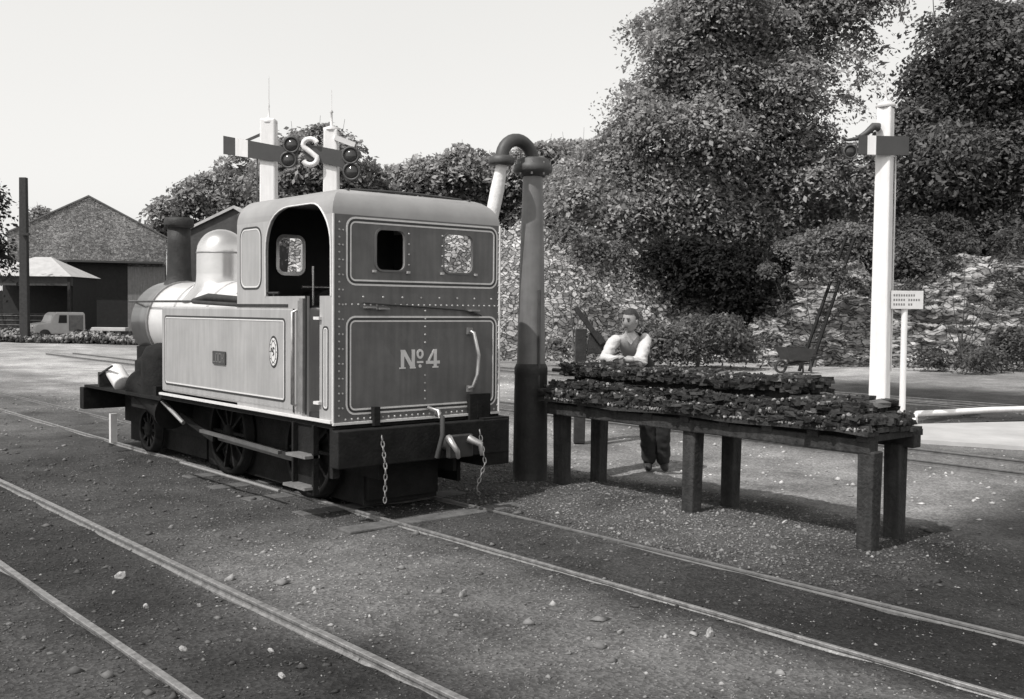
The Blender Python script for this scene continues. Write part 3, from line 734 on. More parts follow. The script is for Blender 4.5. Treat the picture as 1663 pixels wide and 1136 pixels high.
while x < 7.72:
    w = random.uniform(.13, .17); n_ = 14; vs = []; fs = []
    y0 = 4.08+random.uniform(-.03, .03); y1 = 7.72+random.uniform(-.03, .03)
    for i in range(n_+1):
        yy = ly(y0+(y1-y0)*i/n_); dz = .012*math.sin(i*1.1+k)+random.uniform(-.006, .006); dx = random.uniform(-.008, .008)
        for a, b in ((0, 0), (w-.01, 0), (w-.01, .035), (0, .035)): vs.append((lx(x)+a+dx, yy, TZ+.022+b+dz))
    for i in range(n_):
        for q in range(4): fs.append((i*4+q, i*4+(q+1) % 4, i*4+4+(q+1) % 4, i*4+4+q))
    fs += [(3, 2, 1, 0), (n_*4, n_*4+1, n_*4+2, n_*4+3)]
    mb.add(vs, fs); x += w; k += 1
mb.build('deck', M['wood'], TB)
# the coal, heaped in two steps
S = []
TONES = [.016, .02, .024, .028, .034, .045]
def rag(y, k): return .03*math.sin(y*5+k)+.02*math.sin(y*13+k*2)+.03*noise.noise(Vector((y*3, k, 0)))
SL_ = MB(); STN = []
def slab_lump(c, a, b_, h, rz, tone):
    R_ = Euler((random.gauss(0, .10), random.gauss(0, .10), rz)).to_matrix()
    vs = []
    for i in (-1, 1):
        for j in (-1, 1):
            for k_ in (-1, 1):
                vs.append(R_ @ Vector((i*a/2*random.uniform(.7, 1.1), j*b_/2*random.uniform(.7, 1.1), k_*h/2*random.uniform(.6, 1.1)))+Vector(c))
    n0 = len(SL_.f)
    SL_.add(vs, [(0, 1, 3, 2), (4, 6, 7, 5), (0, 4, 5, 1), (2, 3, 7, 6), (0, 2, 6, 4), (1, 5, 7, 3)])
    STN.extend([tone*random.uniform(.85, 1.15)]*(len(SL_.f)-n0))
def layer(x0, x1, y0, y1, z0, z1, k, n):
    for _ in range(n):
        y = random.uniform(y0, y1); f = random.random(); top = z1+rag(y, k)*.4
        a = random.uniform(.05, .13); b_ = random.uniform(.06, .17); h = random.uniform(.025, .05)
        if f < .5: x = random.uniform(x0+.04, x1-.04); z = top-random.uniform(0, .015)
        elif f < .9: x = x0+.03+rag(y, k)+random.uniform(-.02, .02); z = random.uniform(z0+.01, top)
        else: x = random.uniform(x0, x1); z = random.uniform(z0, top); y = random.choice([y0+.03, y1-.03])
        t = random.choice(TONES)*1.2
        if random.random() < .05: t = random.uniform(.09, .18)
        slab_lump((x, y, TZ+.06+z), a, b_, h, random.uniform(0, 3.1), t)
    for _ in range(int(n*1.6)):
        y = random.uniform(y0, y1); top = z1+rag(y, k)*.4
        x = random.uniform(x0, x1) if random.random() < .5 else x0+rag(y, k)+random.uniform(-.03, .04)
        S.append(((x, y, TZ+.06+top+random.uniform(-.02, .02)), random.uniform(.007, .02), (1.2, 1, .8), random.choice(TONES) if random.random() > (.07 if x > x0+.06 else .20) else random.uniform(.10, .34), 1))  # paler crumbs, more along the front edges, painted as coal glints
layer(7.00, 7.76, 4.12, 7.70, .0, .08, 1, 620)
layer(7.12, 7.78, 4.30, 7.66, .09, .155, 4, 560)
layer(7.27, 7.80, 4.92, 7.70, .22, .31, 8, 800)
layer(7.32, 7.70, 4.45, 4.95, .12, .19, 6, 80)
for _ in range(1100): S.append(((random.uniform(6.97, 7.04), random.uniform(4.1, 7.7), TZ+.062), random.uniform(.008, .016), (1.5, 1, .5), random.choice([.05, .10, .16, .28, .34]), 1))
co = lumps(S, 'coal_heap', M['coal'])
tag(co, 'dark lumps of coal heaped in two steps on top of the timber trestle', 'coal', kind='stuff')
SL_.build('coal_slabs', M['coal'], co, recalc=False, tones=STN)
mb = MB(); mb.box(7.04, 7.74, 4.16, 7.66, TZ+.058, TZ+.13).box(7.16, 7.74, 4.36, 7.6, TZ+.13, TZ+.20).box(7.38, 7.76, 5.0, 7.62, TZ+.20, TZ+.36); c2 = mb.build('coal_core', M['coal'], co, tones=[.025]*18)

# ------------------------------------------------------------------ white posts, signals, sign
def sig_post(xc, zc, h, w0, w1, name, label, ln=0.):
    p = W(xc, zc); e = empty(name, p, CAMRZ, label, 'signal', 'semaphore signals in the yard')
    mb = MB(); mb.bar((0, 0, 0), (ln, 0, h), w0, w0, up=(0, 1, 0), w2=w1, h2=w1); po = mb.build('post', M['white'], e, bevel=.03)
    return e
def lens_ring(e, x, z, r, y=-.12):
    mx = Matrix.Rotation(PI/2, 3, 'X')
    ring = MB().lathe([(r*.78, -.02), (r, -.02), (r, .02), (r*.78, .02), (r*.78, -.02)], c=(x, y, z), seg=24, mtx=mx).build('spectacle_ring', M['irondark'], e)
    MB().lathe([(0, -.006), (r*.78, -.006), (r*.78, .006), (0, .006)], c=(x, y, z), seg=24, mtx=mx).build('lens', M['lens'], ring)
def arm(e, x0, x1, z0, z1, h0, h1, y, stripes, m='red'):
    AF = lambda u, v, t: (u, y-t, v)
    def q(a, b, t0, t1, mm, nm, par):
        za = z0+(z1-z0)*(a-x0)/(x1-x0); zb = z0+(z1-z0)*(b-x0)/(x1-x0); ha = h0+(h1-h0)*(a-x0)/(x1-x0); hb = h0+(h1-h0)*(b-x0)/(x1-x0)
        return MB().prism([(a, za-ha/2), (b, zb-hb/2), (b, zb+hb/2), (a, za+ha/2)], AF, t0, t1).build(nm, M[mm], par)
    A = q(x0, x1, -.015, .015, m, 'signal_arm', e)
    for a, b in stripes: q(a, b, .015, .018, 'white', 'arm_stripe', A)
    return A
# left pair (behind the cab)
e1 = sig_post(-4.93, 21, 5.58, .34, .30, 'semaphore_signal', 'white semaphore signal with striped arm, left of the pair behind the cab')
A = arm(e1, -.86, .62, 5.03, 4.80, .36, .30, -.19, [(-.62, -.37)])
for x, z in ((.50, 5.04), (.44, 4.74)): lens_ring(e1, x, z, .17, -.22)
MB().lathe([(.17, 0), (.17, .05), (.10, .08), (.02, .12), (.012, .3), (.02, .33), (.010, .38), (.006, .9), (0, .95)], c=(0, 0, 5.50), seg=14).build('finial', M['glasswhite'], e1)
MB().bar((-.45, -.1, 5.12), (.0, -.1, 5.32), .04, .05).build('arm_bracket', M['irondark'], e1)
MB().bar((-.2, -.14, 4.85), (-.2, -.14, 3.0), .02, .02).build('pull_rod', M['irondark'], e1)
e2 = sig_post(-3.67, 21, 5.38, .34, .28, 'shunt_signal', 'white signal post whose dark arm ends in a large white S')
arm(e2, -.50, .48, 4.92, 4.72, .30, .34, -.19, [])
def S_pts(c, w, h):
    P = []
    for a in np.linspace(math.radians(20), math.radians(200), 9): P.append((c[0]+w*math.cos(a), c[1]+h*.5+h*.42*math.sin(a)))
    P += [(c[0]-w*.3, c[1]+h*.12), (c[0]+w*.3, c[1]-h*.12)]
    for a in np.linspace(math.radians(20), math.radians(-160), 9): P.append((c[0]+w*math.cos(a), c[1]-h*.5+h*.42*math.sin(a)))
    return [(x, -.24, z) for x, z in P]
MB().tube(S_pts((-.38, 4.90), .14, .28), .052, 10).build('letter_s', M['white'], e2)
for x, z in ((.42, 4.84), (.44, 4.52)): lens_ring(e2, x, z, .18, -.22)
MB().bar((.1, -.17, 5.2), (.5, -.17, 5.05), .06, .1).build('arm_bracket', M['glasswhite'], e2)
MB().lathe([(.17, 0), (.17, .05), (.03, .10), (.02, .35), (.04, .37), (.008, .42), (.006, .8), (0, .82)], c=(0, 0, 5.36), seg=14).build('finial', M['glasswhite'], e2)
# right hand signal
e3 = sig_post(5.69, 16, 4.95, .27, .22, 'semaphore_signal', 'tall white semaphore signal behind the right end of the trestle')
[c_ for c_ in e3.children if c_.name.startswith('post')][0].rotation_euler.z = -.62
A = arm(e3, -.46, .30, 4.34, 4.33, .29, .28, -.17, [(-.33, -.20)])
MB().tube([(-.14, -.1, 4.62), (-.22, -.12, 4.63), (-.34, -.12, 4.52), (-.48, -.12, 4.44), (-.62, -.12, 4.42), (-.70, -.12, 4.46)], [.07, .06, .045, .03, .022, .02], 8).build('lamp_bracket', M['irondark'], e3)
for x in (-.58,): lens_ring(e3, x, 4.24, .11, -.16)
MB().lathe([(.14, 0), (.15, .02), (.15, .05), (.03, .10), (.015, .2), (.022, .22), (.008, .27), (.006, .5), (0, .52)], c=(0, 0, 4.93), seg=14).build('finial', M['glasswhite'], e3)
MB().bar((.17, 0, 4.2), (.17, 0, .9), .02, .02).build('pull_rod', M['glasswhite'], e3)
# sign board on a white pole
sg = empty('notice_board', W(6.05, 16.0), CAMRZ, 'small white notice board on a thin white pole beside the right hand signal post', 'sign')
MB().tube([(0, 0, 0), (0, 0, 2.12)], .048, 14).build('pole', M['white'], sg)
MB().box(-.24, .26, -.07, -.05, 1.86, 2.14).build('board', M['glasswhite'], sg, bevel=.004)
mb = MB(); TF = lambda u, v, t: (u, -.07-t, v)
for r_, (z, n_) in enumerate(((2.07, 9), (2.0, 11), (1.93, 8))):
    for k in range(n_):
        if random.random() < .85: mb.box(-.20+k*.038, -.20+k*.038+.022, -.0725, -.07, z-.016, z+.016)
mb.build('faint_lettering', M['iron'], sg)

# white edging pipe and concrete apron
pp = MB().tube([W(6.44, 16.5, .02), W(6.44, 16.5, .12), W(6.50, 16.6, .18), W(8.0, 17.2, .20), W(12, 18.4, .20)], .05, 10).build('edging_pipe', M['white'])
tag(pp, 'low white pipe with a bent end running off to the right past the concrete apron', 'pipe')
ap = MB(); AP = [W(5.55, 14.4), W(6.3, 16.35), W(14, 18.3), W(14, 9.6)]
fr = lambda u, v, t: (u, v, t)
ap.prism([(p.x, p.y) for p in AP], fr, -.05, .045); apo = ap.build('pavement', M['concrete']); tag(apo, 'pale concrete apron beside the track at right', None, kind='structure')

# ------------------------------------------------------------------ things behind the trestle
lv = empty('dark_prop', W(1.05, 14.0), CAMRZ, 'dark upright post with a thick bar slanting against it, just left of the man', 'post')
MB().bar((-.13, 0, 0), (-.12, 0, 1.55), .15, .15, up=(0, 1, 0)).build('upright', M['black'], lv, bevel=.01)
MB().bar((-.21, -.1, 1.84), (.16, -.1, 1.35), .07, .08, up=(0, 1, 0)).build('slanting_bar', M['black'], lv, bevel=.008)
MB().prism([(-.04, 1.22), (.28, 1.20), (.30, 1.26), (.10, 1.54), (.0, 1.50)], lambda u, v, t: (u, t, v), -.08, .08).build('bracket_plate', M['black'], lv, bevel=.01)
MB().bar((.20, 0, 0), (.20, 0, 1.22), .1, .1, up=(0, 1, 0)).build('upright', M['black'], lv, bevel=.01)
# ladder leaning on the bank
ld = empty('ladder', W(8.9, 31.5), CAMRZ, 'long thin dark ladder leaning against the rock bank behind the trestle', 'ladder')
a0, a1 = Vector((0, 0, 0)), Vector((2.35, 3.2, 4.3)); sdv = Vector((.155, 0, 0))
for s_ in (-1, 1): MB().bar(a0+sdv*s_, a1+sdv*s_*.9, .075, .08).build('stile', M['under'], ld)
for k in range(13):
    c = a0+(a1-a0)*((k+.7)/13.5); MB().tube([c-sdv, c+sdv], .024, 6).build('rung', M['under'], ld)
# wheelbarrow
wb = empty('wheelbarrow', W(8.45, 30.5), CAMRZ+.3, 'dark wheelbarrow standing on the path by the foot of the ladder', 'wheelbarrow')
v8 = [(-.45, -.25, .4), (.2, -.22, .36), (.2, .22, .36), (-.45, .25, .4), (-.62, -.36, .78), (.38, -.34, .72), (.38, .34, .72), (-.62, .36, .78)]
MB().add(v8, [(0, 1, 2, 3), (0, 4, 5, 1), (1, 5, 6, 2), (2, 6, 7, 3), (3, 7, 4, 0)]).build('tray', M['irondark'], wb)
for s_ in (-1, 1):
    MB().bar((-.55, s_*.05, .2), (1.0, s_*.28, .55), .04, .05).build('handle', M['wood'], wb); MB().bar((.25, s_*.2, .4), (.3, s_*.22, 0), .04, .04, up=(0, 1, 0)).build('leg', M['irondark'], wb)
MB().lathe([(.14, -.03), (.2, -.03), (.2, .03), (.14, .03), (.14, -.03)], c=(-.6, 0, .2), mtx=Matrix.Rotation(PI/2, 3, 'X')).build('wheel', M['rubber'], wb)
MB().lathe([(0, .02), (.11, .02), (.13, -.05), (0, -.05)], c=(-.1, 0, .86)).build('bucket', M['dullsteel'], wb) if False else None

# ------------------------------------------------------------------ the man
def skin_obj(name, joints, edges, m, parent, sub=2, root=0, smooth=True, fold=0.):
    me = bpy.data.meshes.new(name); bm = bmesh.new(); lay = bm.verts.layers.skin.verify(); vs = []
    for p, r in joints:
        v = bm.verts.new(p); r = r if hasattr(r, '__len__') else (r, r); v[lay].radius = r; vs.append(v)
    for a, b in edges: bm.edges.new((vs[a], vs[b]))
    vs[root][lay].use_root = True
    bm.to_mesh(me); bm.free()
    o = bpy.data.objects.new(name, me); col.objects.link(o)
    s_ = o.modifiers.new('s', 'SKIN'); s_.use_smooth_shade = True
    d = o.modifiers.new('d', 'SUBSURF'); d.levels = sub; d.render_levels = sub
    finish(o); o.data.materials.clear(); o.data.materials.append(m)
    for p in o.data.polygons: p.use_smooth = smooth
    if fold:
        for v in o.data.vertices: v.co += v.normal*fold*(noise.noise(v.co*16)+.8*noise.noise(Vector((v.co.x*10, v.co.y*10, v.co.z*34))))
    o.parent = parent
    return o
MANP = W(1.27, 11.25)
MAN = empty('person', MANP, CAMRZ, 'man in white shirt sleeves and dark waistcoat leaning on the coal', 'person')
MAN.scale = (1.07, 1.07, 1.045)
J = [((.16, .30, .92), (.14, .11)), ((.13, .26, 1.08), (.125, .095)), ((.06, .12, 1.27), (.14, .10)), ((.02, .02, 1.40), (.10, .08)), ((.0, -.04, 1.47), .05), ((.0, -.07, 1.53), .05),
     ((-.14, .0, 1.42), .055), ((-.26, -.20, 1.22), .042), ((-.08, -.40, 1.225), .034), ((-.02, -.43, 1.23), .028),
     ((.17, .03, 1.44), .055), ((.07, -.31, 1.19), .044), ((-.05, -.38, 1.24), .034), ((-.10, -.39, 1.245), .028),
     ((.09, .30, .86), .09), ((.09, .26, .48), .06), ((.13, .40, .09), .035), ((.10, .34, .05), .02),
     ((.24, .30, .86), .09), ((.28, .28, .48), .06), ((.30, .38, .09), .035), ((.30, .32, .05), .02)]
Ed = [(0, 1), (1, 2), (2, 3), (3, 4), (4, 5), (3, 6), (6, 7), (7, 8), (8, 9), (3, 10), (10, 11), (11, 12), (12, 13), (0, 14), (14, 15), (15, 16), (16, 17), (0, 18), (18, 19), (19, 20), (20, 21)]
bodyo = skin_obj('body', J, Ed, M['skin'], MAN)
# head with a face
bm = bmesh.new(); bmesh.ops.create_uvsphere(bm, u_segments=24, v_segments=18, radius=1)
HR = Euler((math.radians(8), math.radians(5), math.radians(-38))).to_matrix()
hc = Vector((.0, -.10, 1.62))
def facep(v):
    x, y, z = v
    q = Vector((x*.076, y*.094, z*.118))
    if z < -.2: q.x *= 1-.28*(-z-.2); 
    if y < 0:
        front = -y
        q.y += -.014*math.exp(-((x/.17)**2+((z+.12)/.22)**2))*front*1.6       # nose
        q.y += .012*(math.exp(-(((x-.38)/.17)**2+((z-.08)/.12)**2))+math.exp(-(((x+.38)/.17)**2+((z-.08)/.12)**2)))  # sockets
        q.y += -.005*math.exp(-((x/.3)**2+((z+.48)/.08)**2))
        q.y += -.006*math.exp(-((x/.35)**2+((z+.78)/.16)**2))
    return q
for v in bm.verts: v.co = HR @ facep(v.co)+hc
me = bpy.data.meshes.new('head'); bm.to_mesh(me); bm.free(); me.materials.append(M['skin'])
for p in me.polygons: p.use_smooth = True
hd = bpy.data.objects.new('head', me); col.objects.link(hd); hd.parent = bodyo
def hp(x, y, z): return HR @ Vector((x, y, z))+hc
for s_ in (-1, 1):
    MB().lump(hp(s_*.028, -.083, .012), .011, 2, jit=0).build('eye', M['black'], hd, recalc=False)
    MB().tube([hp(s_*.012, -.092, .034), hp(s_*.045, -.080, .034)], .004, 5).build('eyebrow', M['hair'], hd)
    MB().lump(hp(s_*.078, .0, -.005), .028, 2, (.35, .7, 1), 0, rot=HR).build('ear', M['skin'], hd, recalc=False)
MB().tube([hp(-.022, -.089, -.056), hp(0, -.096, -.058), hp(.022, -.089, -.056)], .0045, 6).build('mouth', M['vest'], hd)
bm = bmesh.new(); bmesh.ops.create_uvsphere(bm, u_segments=32, v_segments=24, radius=1)
bmesh.ops.delete(bm, geom=[v for v in bm.verts if v.co.z < -.35 or (v.co.y < -.25 and v.co.z < .55) or (v.co.y < .15 and v.co.z < .05)], context='VERTS')
for v in bm.verts:
    x, y, z = v.co; k = 1.10+.04*noise.noise(Vector((x, y, z))*5); v.co = HR @ Vector((x*.076*k, y*.094*k, z*.118*k))+hc
me = bpy.data.meshes.new('hair'); bm.to_mesh(me); bm.free(); me.materials.append(M['hair'])
for p in me.polygons: p.use_smooth = True
ho = bpy.data.objects.new('hair', me); col.objects.link(ho); ho.parent = bodyo
# clothing
skin_obj('waistcoat', [((.16, .30, .93), (.155, .125)), ((.13, .26, 1.08), (.14, .115)), ((.06, .12, 1.27), (.155, .118)), ((.02, .02, 1.41), (.115, .095))], [(0, 1), (1, 2), (2, 3)], M['vest'], bodyo)
for pts in ([((-.09, .01, 1.43), .070), ((-.15, -.01, 1.41), .068), ((-.27, -.20, 1.22), .062), ((-.18, -.32, 1.225), .052), ((-.10, -.40, 1.225), .042)],
            [((.11, .03, 1.45), .072), ((.18, .02, 1.43), .070), ((.07, -.31, 1.19), .064), ((.01, -.35, 1.21), .054), ((-.03, -.38, 1.235), .044)]):
    skin_obj('shirt_sleeve', pts, [(0, 1), (1, 2), (2, 3), (3, 4)], M['shirt'], bodyo, sub=3, fold=.012)
MB().prism([(-.06, 1.45), (.01, 1.37), (.07, 1.46), (.04, 1.49), (-.03, 1.49)], lambda u, v, t: (u, -.105+(1.46-v)*.3-t, v), 0, .012).build('shirt_collar', M['shirt'], bodyo)
skin_obj('trousers', [((.16, .30, .95), (.15, .125)), ((.08, .30, .82), .105), ((.11, .28, .48), .10), ((.15, .40, .05), .082), ((.25, .30, .82), .105), ((.26, .28, .48), .10), ((.29, .38, .05), .082)],
         [(0, 1), (1, 2), (2, 3), (0, 4), (4, 5), (5, 6)], M['trouser'], bodyo, sub=3, fold=.010)
for x, y in ((.13, .40), (.30, .38)):
    skin_obj('boot', [((x, y+.03, .10), .055), ((x, y-.02, .05), .050), ((x-.01, y-.17, .035), .036)], [(0, 1), (1, 2)], M['black'], bodyo)
def hand(c, d, up):
    c = Vector(c); d = Vector(d).normalized(); up = Vector(up); s_ = d.cross(up).normalized()
    P = [(c, (.026, .018))]; E_ = []
    P.append((c+d*.045, (.036, .016))); E_.append((0, 1))
    for i, (o_, l) in enumerate(((-.030, .062), (-.010, .072), (.010, .068), (.029, .052))):
        k = len(P); P.append((c+d*.085+s_*o_, .0085)); P.append((c+d*(.085+l*.5)+s_*o_*1.15-up*.004, .008)); P.append((c+d*(.085+l)+s_*o_*1.2-up*.022, .007))
        E_ += [(1, k), (k, k+1), (k+1, k+2)]
    k = len(P); P.append((c+d*.035-s_*.045, .010)); P.append((c+d*.075-s_*.062-up*.006, .0085)); E_ += [(0, k), (k, k+1)]
    return skin_obj('hand', P, E_, M['skin'], bodyo, 1)
hand((-.02, -.43, 1.235), (.9, -.35, -.1), (0, 0, 1))
hand((-.10, -.39, 1.26), (-.9, -.3, -.15), (0, 0, 1))

for o_ in bodyo.children_recursive+[bodyo]:
    if o_.name.split('.')[0] in ('body', 'waistcoat', 'trousers', 'boot'):
        for v in o_.data.vertices:
            v.co.x += .13*min(1, max(0, (1.32-v.co.z)/.4))
# ------------------------------------------------------------------ foliage
def leaves(lobes, n, size, tone=(.07, .16), clump=.55, cl_per=60, up=.55, flat=.6, thick=.35, seed=1):
    """lobes: (centre, (rx, ry, rz)) in local metres -> leaf quads in clumps near each lobe's skin"""
    r = np.random.default_rng(seed)
    vol = np.array([(a[0]*a[1]*a[2])**(2/3) for _, a in lobes]); vol /= vol.sum()
    C = []; TN = []; NC = []
    for (c, a), w in zip(lobes, vol):
        k = max(3, int(n*w/cl_per))
        d = r.normal(size=(k, 3)); d /= np.linalg.norm(d, axis=1)[:, None]
        rad = 1-thick*r.random(k)**1.5; rad *= 1+.14*np.sin(d[:, 0]*5+d[:, 2]*4+c[0])+r.uniform(-.08, .10, k)
        cc = np.array(c)+d*rad[:, None]*np.array(a)
        tt = r.uniform(.75, 1.25, k)
        nc = d*np.array([.75, .75, .35])+np.array([0, 0, .75])+r.normal(size=(k, 3))*.22; nc /= np.linalg.norm(nc, axis=1)[:, None]
        ta = np.cross(nc, r.normal(size=(k, 3))); ta /= np.linalg.norm(ta, axis=1)[:, None]; tb = np.cross(nc, ta)
        cs = clump*r.uniform(.6, 1.5, k)[:, None, None]
        u1 = np.clip(r.normal(size=(k, cl_per, 1)), -1.8, 1.8); u2 = np.clip(r.normal(size=(k, cl_per, 1)), -1.8, 1.8)*.75; u3 = r.normal(size=(k, cl_per, 1))*flat*.32
        q = (ta[:, None]*u1+tb[:, None]*u2+nc[:, None]*u3)*cs
        q[..., 2] -= .22*(u1[..., 0]**2+u2[..., 0]**2)*cs[..., 0]
        C.append((cc[:, None]+q).reshape(-1, 3)); TN.append(np.repeat(tt, cl_per)); NC.append(np.repeat(nc, cl_per, axis=0))
    C = np.concatenate(C); TN = np.concatenate(TN); NC = np.concatenate(NC); N_ = len(C)
    nrm = NC+r.normal(size=(N_, 3))*.45; nrm /= np.linalg.norm(nrm, axis=1)[:, None]
    t = r.normal(size=(N_, 3)); t -= nrm*(t*nrm).sum(1)[:, None]; t /= np.linalg.norm(t, axis=1)[:, None]; b = np.cross(nrm, t)
    s = size*(r.uniform(.45, 1.25, N_)**1.2)[:, None]*np.where(r.random(N_) < .08, 1.5, 1.)[:, None]
    V_ = np.stack([C-t*s, C-b*s*.55+nrm*s*.12, C+t*s, C+b*s*.55+nrm*s*.12], 1).reshape(-1, 3)
    F_ = np.arange(N_*4).reshape(-1, 4)
    T_ = (r.uniform(*tone, N_)*TN)*1.7
    return V_, F_, T_
def tree(name, label, base, h, lobes, n, size, tone, group, cat='tree', trunk_r=.3, seed=1, sink=0., **kw):
    if cat != 'tree': h *= .5; trunk_r *= .3
    e = empty(name, base, CAMRZ, label, cat, group)
    V_, F_, T_ = leaves(lobes, n, size, tone, seed=seed, **kw)
    o = fast_mesh('crown', V_, F_, M['leaf'], T_); o.parent = e
    rd = random.Random(seed); mb = MB()
    mb.tube([(0, 0, -.3), (.05*h, 0, h*.15), (.0, .02*h, h*.35), (.03*h, 0, h*.6)], [trunk_r*1.3, trunk_r, trunk_r*.75, trunk_r*.3], 10)
    for c, a in lobes[:14]:
        z0 = h*rd.uniform(.12, .4); p0 = Vector((.02*h, 0, z0)); p1 = Vector(c)
        m_ = (p0+p1)/2+Vector((rd.uniform(-.3, .3), rd.uniform(-.3, .3), rd.uniform(.0, .08)*h))
        mb.tube([p0, m_, p1, p1+(p1-m_)*.3], [trunk_r*.35, trunk_r*.18, trunk_r*.07, .01], 7)
    mb.build('trunk', M['bark'], e)
    return e
def lob(seed, n, cx, cy, cz, sx, sy, sz, r0, r1, fl=.65):
    rd = random.Random(seed); out = []
    for _ in range(n):
        a = rd.uniform(0, 2*PI); u = rd.uniform(-1, 1); k = rd.random()**.45; q = math.sqrt(1-u*u)
        r = rd.uniform(r0, r1); out.append(((cx+sx*k*q*math.cos(a), cy+sy*k*q*math.sin(a), cz+sz*k*u), (r, r, r*fl)))
    return out
TG = 'trees behind the yard'
def PX(px, py, Z): return ((px-831.5)/1683*Z, 1.8+(503+.0087*(px-831)-py)/1683*Z)
def lobes_px(xc, Z, L_, yy=0):
    """rough list of boughs: picture column, height line and radius in metres"""
    out = []
    for px, py, r, *f in L_:
        x, z = PX(px, py, Z); out.append(((x-xc, (f[1] if len(f) > 1 else random.uniform(-1.5, 1.5))+yy, z), (r, r, r*(f[0] if f else .6))))
    return out
# the great tree
bx, _ = PX(1160, 0, 42)
big = lobes_px(bx, 42, [(1085, 75, 1.3), (1140, 40, 1.7), (1200, -10, 2.2), (1290, -10, 2.2), (1355, 10, 1.5), (1395, 40, .9), (1070, 125, 1.2), (1120, 120, 1.7), (1190, 100, 2.0), (1260, 85, 1.7),
  (1060, 180, 1.3), (1110, 190, 1.8), (1180, 180, 2.0), (1260, 180, 1.5), (1325, 110, .6), (1360, 150, .5), (1310, 195, .7), (1385, 95, .4), (1340, 85, .5), (1030, 225, 1.1), (1010, 255, 1.1), (1060, 255, 1.6), (1130, 260, 1.9), (1220, 265, 2.0), (1300, 275, 1.4),
  (980, 285, 1.0), (1010, 310, 1.5), (1070, 330, 1.7), (975, 345, 1.0), (1025, 365, 1.1, .4), (1150, 340, 1.6), (1240, 330, 1.8), (1320, 325, 1.4), (1375, 300, 1.0), (1385, 350, 1.1), (1100, 385, 1.3, .45), (1180, 400, 1.4, .4), (1270, 400, 1.4), (1340, 390, 1.1), (1400, 125, .3), (1385, 185, .4), (1350, 215, .5), (1330, 160, .4), (1370, 120, .35), (940, 320, .9), (930, 355, .9), (1035, 90, .5), (1020, 190, .5), (965, 300, 1.3), (930, 330, 1.4), (955, 370, 1.4), (1000, 385, 1.5), (1050, 395, 1.4, .5), (1110, 360, 1.8), (1200, 370, 1.9), (1290, 365, 1.8), (1150, 300, 2.0), (1240, 230, 2.0), (1180, 220, 2.0), (1250, 130, 1.9), (1150, 150, 2.0), (1160, 60, 2.0), (1350, 60, 1.4), (1320, 30, 1.7), (1420, 330, .9), (1410, 375, .8)])
tree('great_tree', 'largest spreading leafy tree, rising over the stone bank behind the man', W(bx, 42, 1.0), 11, big, 250000, .095, (.13, .26), TG, trunk_r=.40, seed=3, clump=.52, cl_per=60, flat=.3, thick=.55)
# dark tree at the right edge
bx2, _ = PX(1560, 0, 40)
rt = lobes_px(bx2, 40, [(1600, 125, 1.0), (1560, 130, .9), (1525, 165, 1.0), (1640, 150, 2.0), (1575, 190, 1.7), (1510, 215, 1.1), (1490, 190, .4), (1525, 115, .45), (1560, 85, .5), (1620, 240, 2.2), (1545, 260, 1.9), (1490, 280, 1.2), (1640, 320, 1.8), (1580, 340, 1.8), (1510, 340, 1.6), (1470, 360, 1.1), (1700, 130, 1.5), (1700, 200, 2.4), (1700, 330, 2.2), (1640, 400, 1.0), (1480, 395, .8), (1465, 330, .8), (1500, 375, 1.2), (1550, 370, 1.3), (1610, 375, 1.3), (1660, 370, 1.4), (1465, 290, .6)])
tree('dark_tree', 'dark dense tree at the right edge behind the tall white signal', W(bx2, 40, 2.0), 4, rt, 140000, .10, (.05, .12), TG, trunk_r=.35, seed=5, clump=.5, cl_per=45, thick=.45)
# mid distance trees, each its own crown
def bush(name, label, px, Z, L_, n, size, tone, seed, cat='tree', group=TG, z0=0, **kw):
    x, _ = PX(px, 0, Z); return tree(name, label, W(x, Z, z0), 4, lobes_px(x, Z, L_), n, size, tone, group, cat, trunk_r=.2, seed=seed, **kw)
bush('broad_tree', 'broad tree crown showing behind the left pair of white signals', 500, 62, [(470, 235, 1.6), (510, 225, 1.5), (555, 240, 1.4), (440, 280, 2.0), (500, 275, 2.2), (560, 285, 2.0), (595, 310, 1.6), (480, 330, 2.4), (560, 340, 2.2), (520, 370, 2.2)], 26000, .17, (.10, .21), 11)
bush('round_tree', 'rounded tree left of the signals, above the brass dome', 350, 90, [(350, 285, 1.8), (385, 275, 1.8), (320, 315, 2.0), (360, 320, 2.8), (410, 305, 2.6), (290, 335, 1.6), (335, 355, 2.6), (400, 360, 3.0), (268, 352, 1.3), (285, 380, 2.2), (340, 400, 3), (260, 375, 1.2)], 28000, .2, (.11, .22), 12)
for k, (px, L_) in enumerate([(650, [(625, 305, 1.6), (655, 295, 1.8), (690, 290, 1.8), (650, 330, 2.4), (700, 325, 2.2)]), (740, [(715, 280, 1.8), (750, 272, 2.0), (785, 275, 1.8), (740, 315, 2.6), (790, 320, 2.4)]),
                               (850, [(815, 275, 1.6), (850, 268, 1.8), (885, 262, 1.8), (840, 310, 2.6), (890, 305, 2.4), (860, 345, 2.4)]), (935, [(915, 255, 1.5), (945, 245, 1.5), (930, 290, 2.2), (960, 320, 2.2), (905, 335, 2.2)])]):
    bush('distant_tree', ['distant skyline tree just right of the signals, above the cab roof', 'distant tree on the skyline over the right end of the cab roof', 'distant tree directly behind the top of the water crane', 'distant tree between the water crane and the great tree'][k], px, 75, L_, 20000, .19, (.14, .27), 20+k)  # leaf tones raised to paint haze over the far trees
bush('dark_yew', 'dark tree cut off by the left edge above the pale roofed shelter', -30, 52, [(0, 320, .45), (-5, 345, .4), (-60, 350, 1.6), (-50, 300, 1.2), (-40, 400, 1.2)], 14000, .12, (.02, .05), 31)
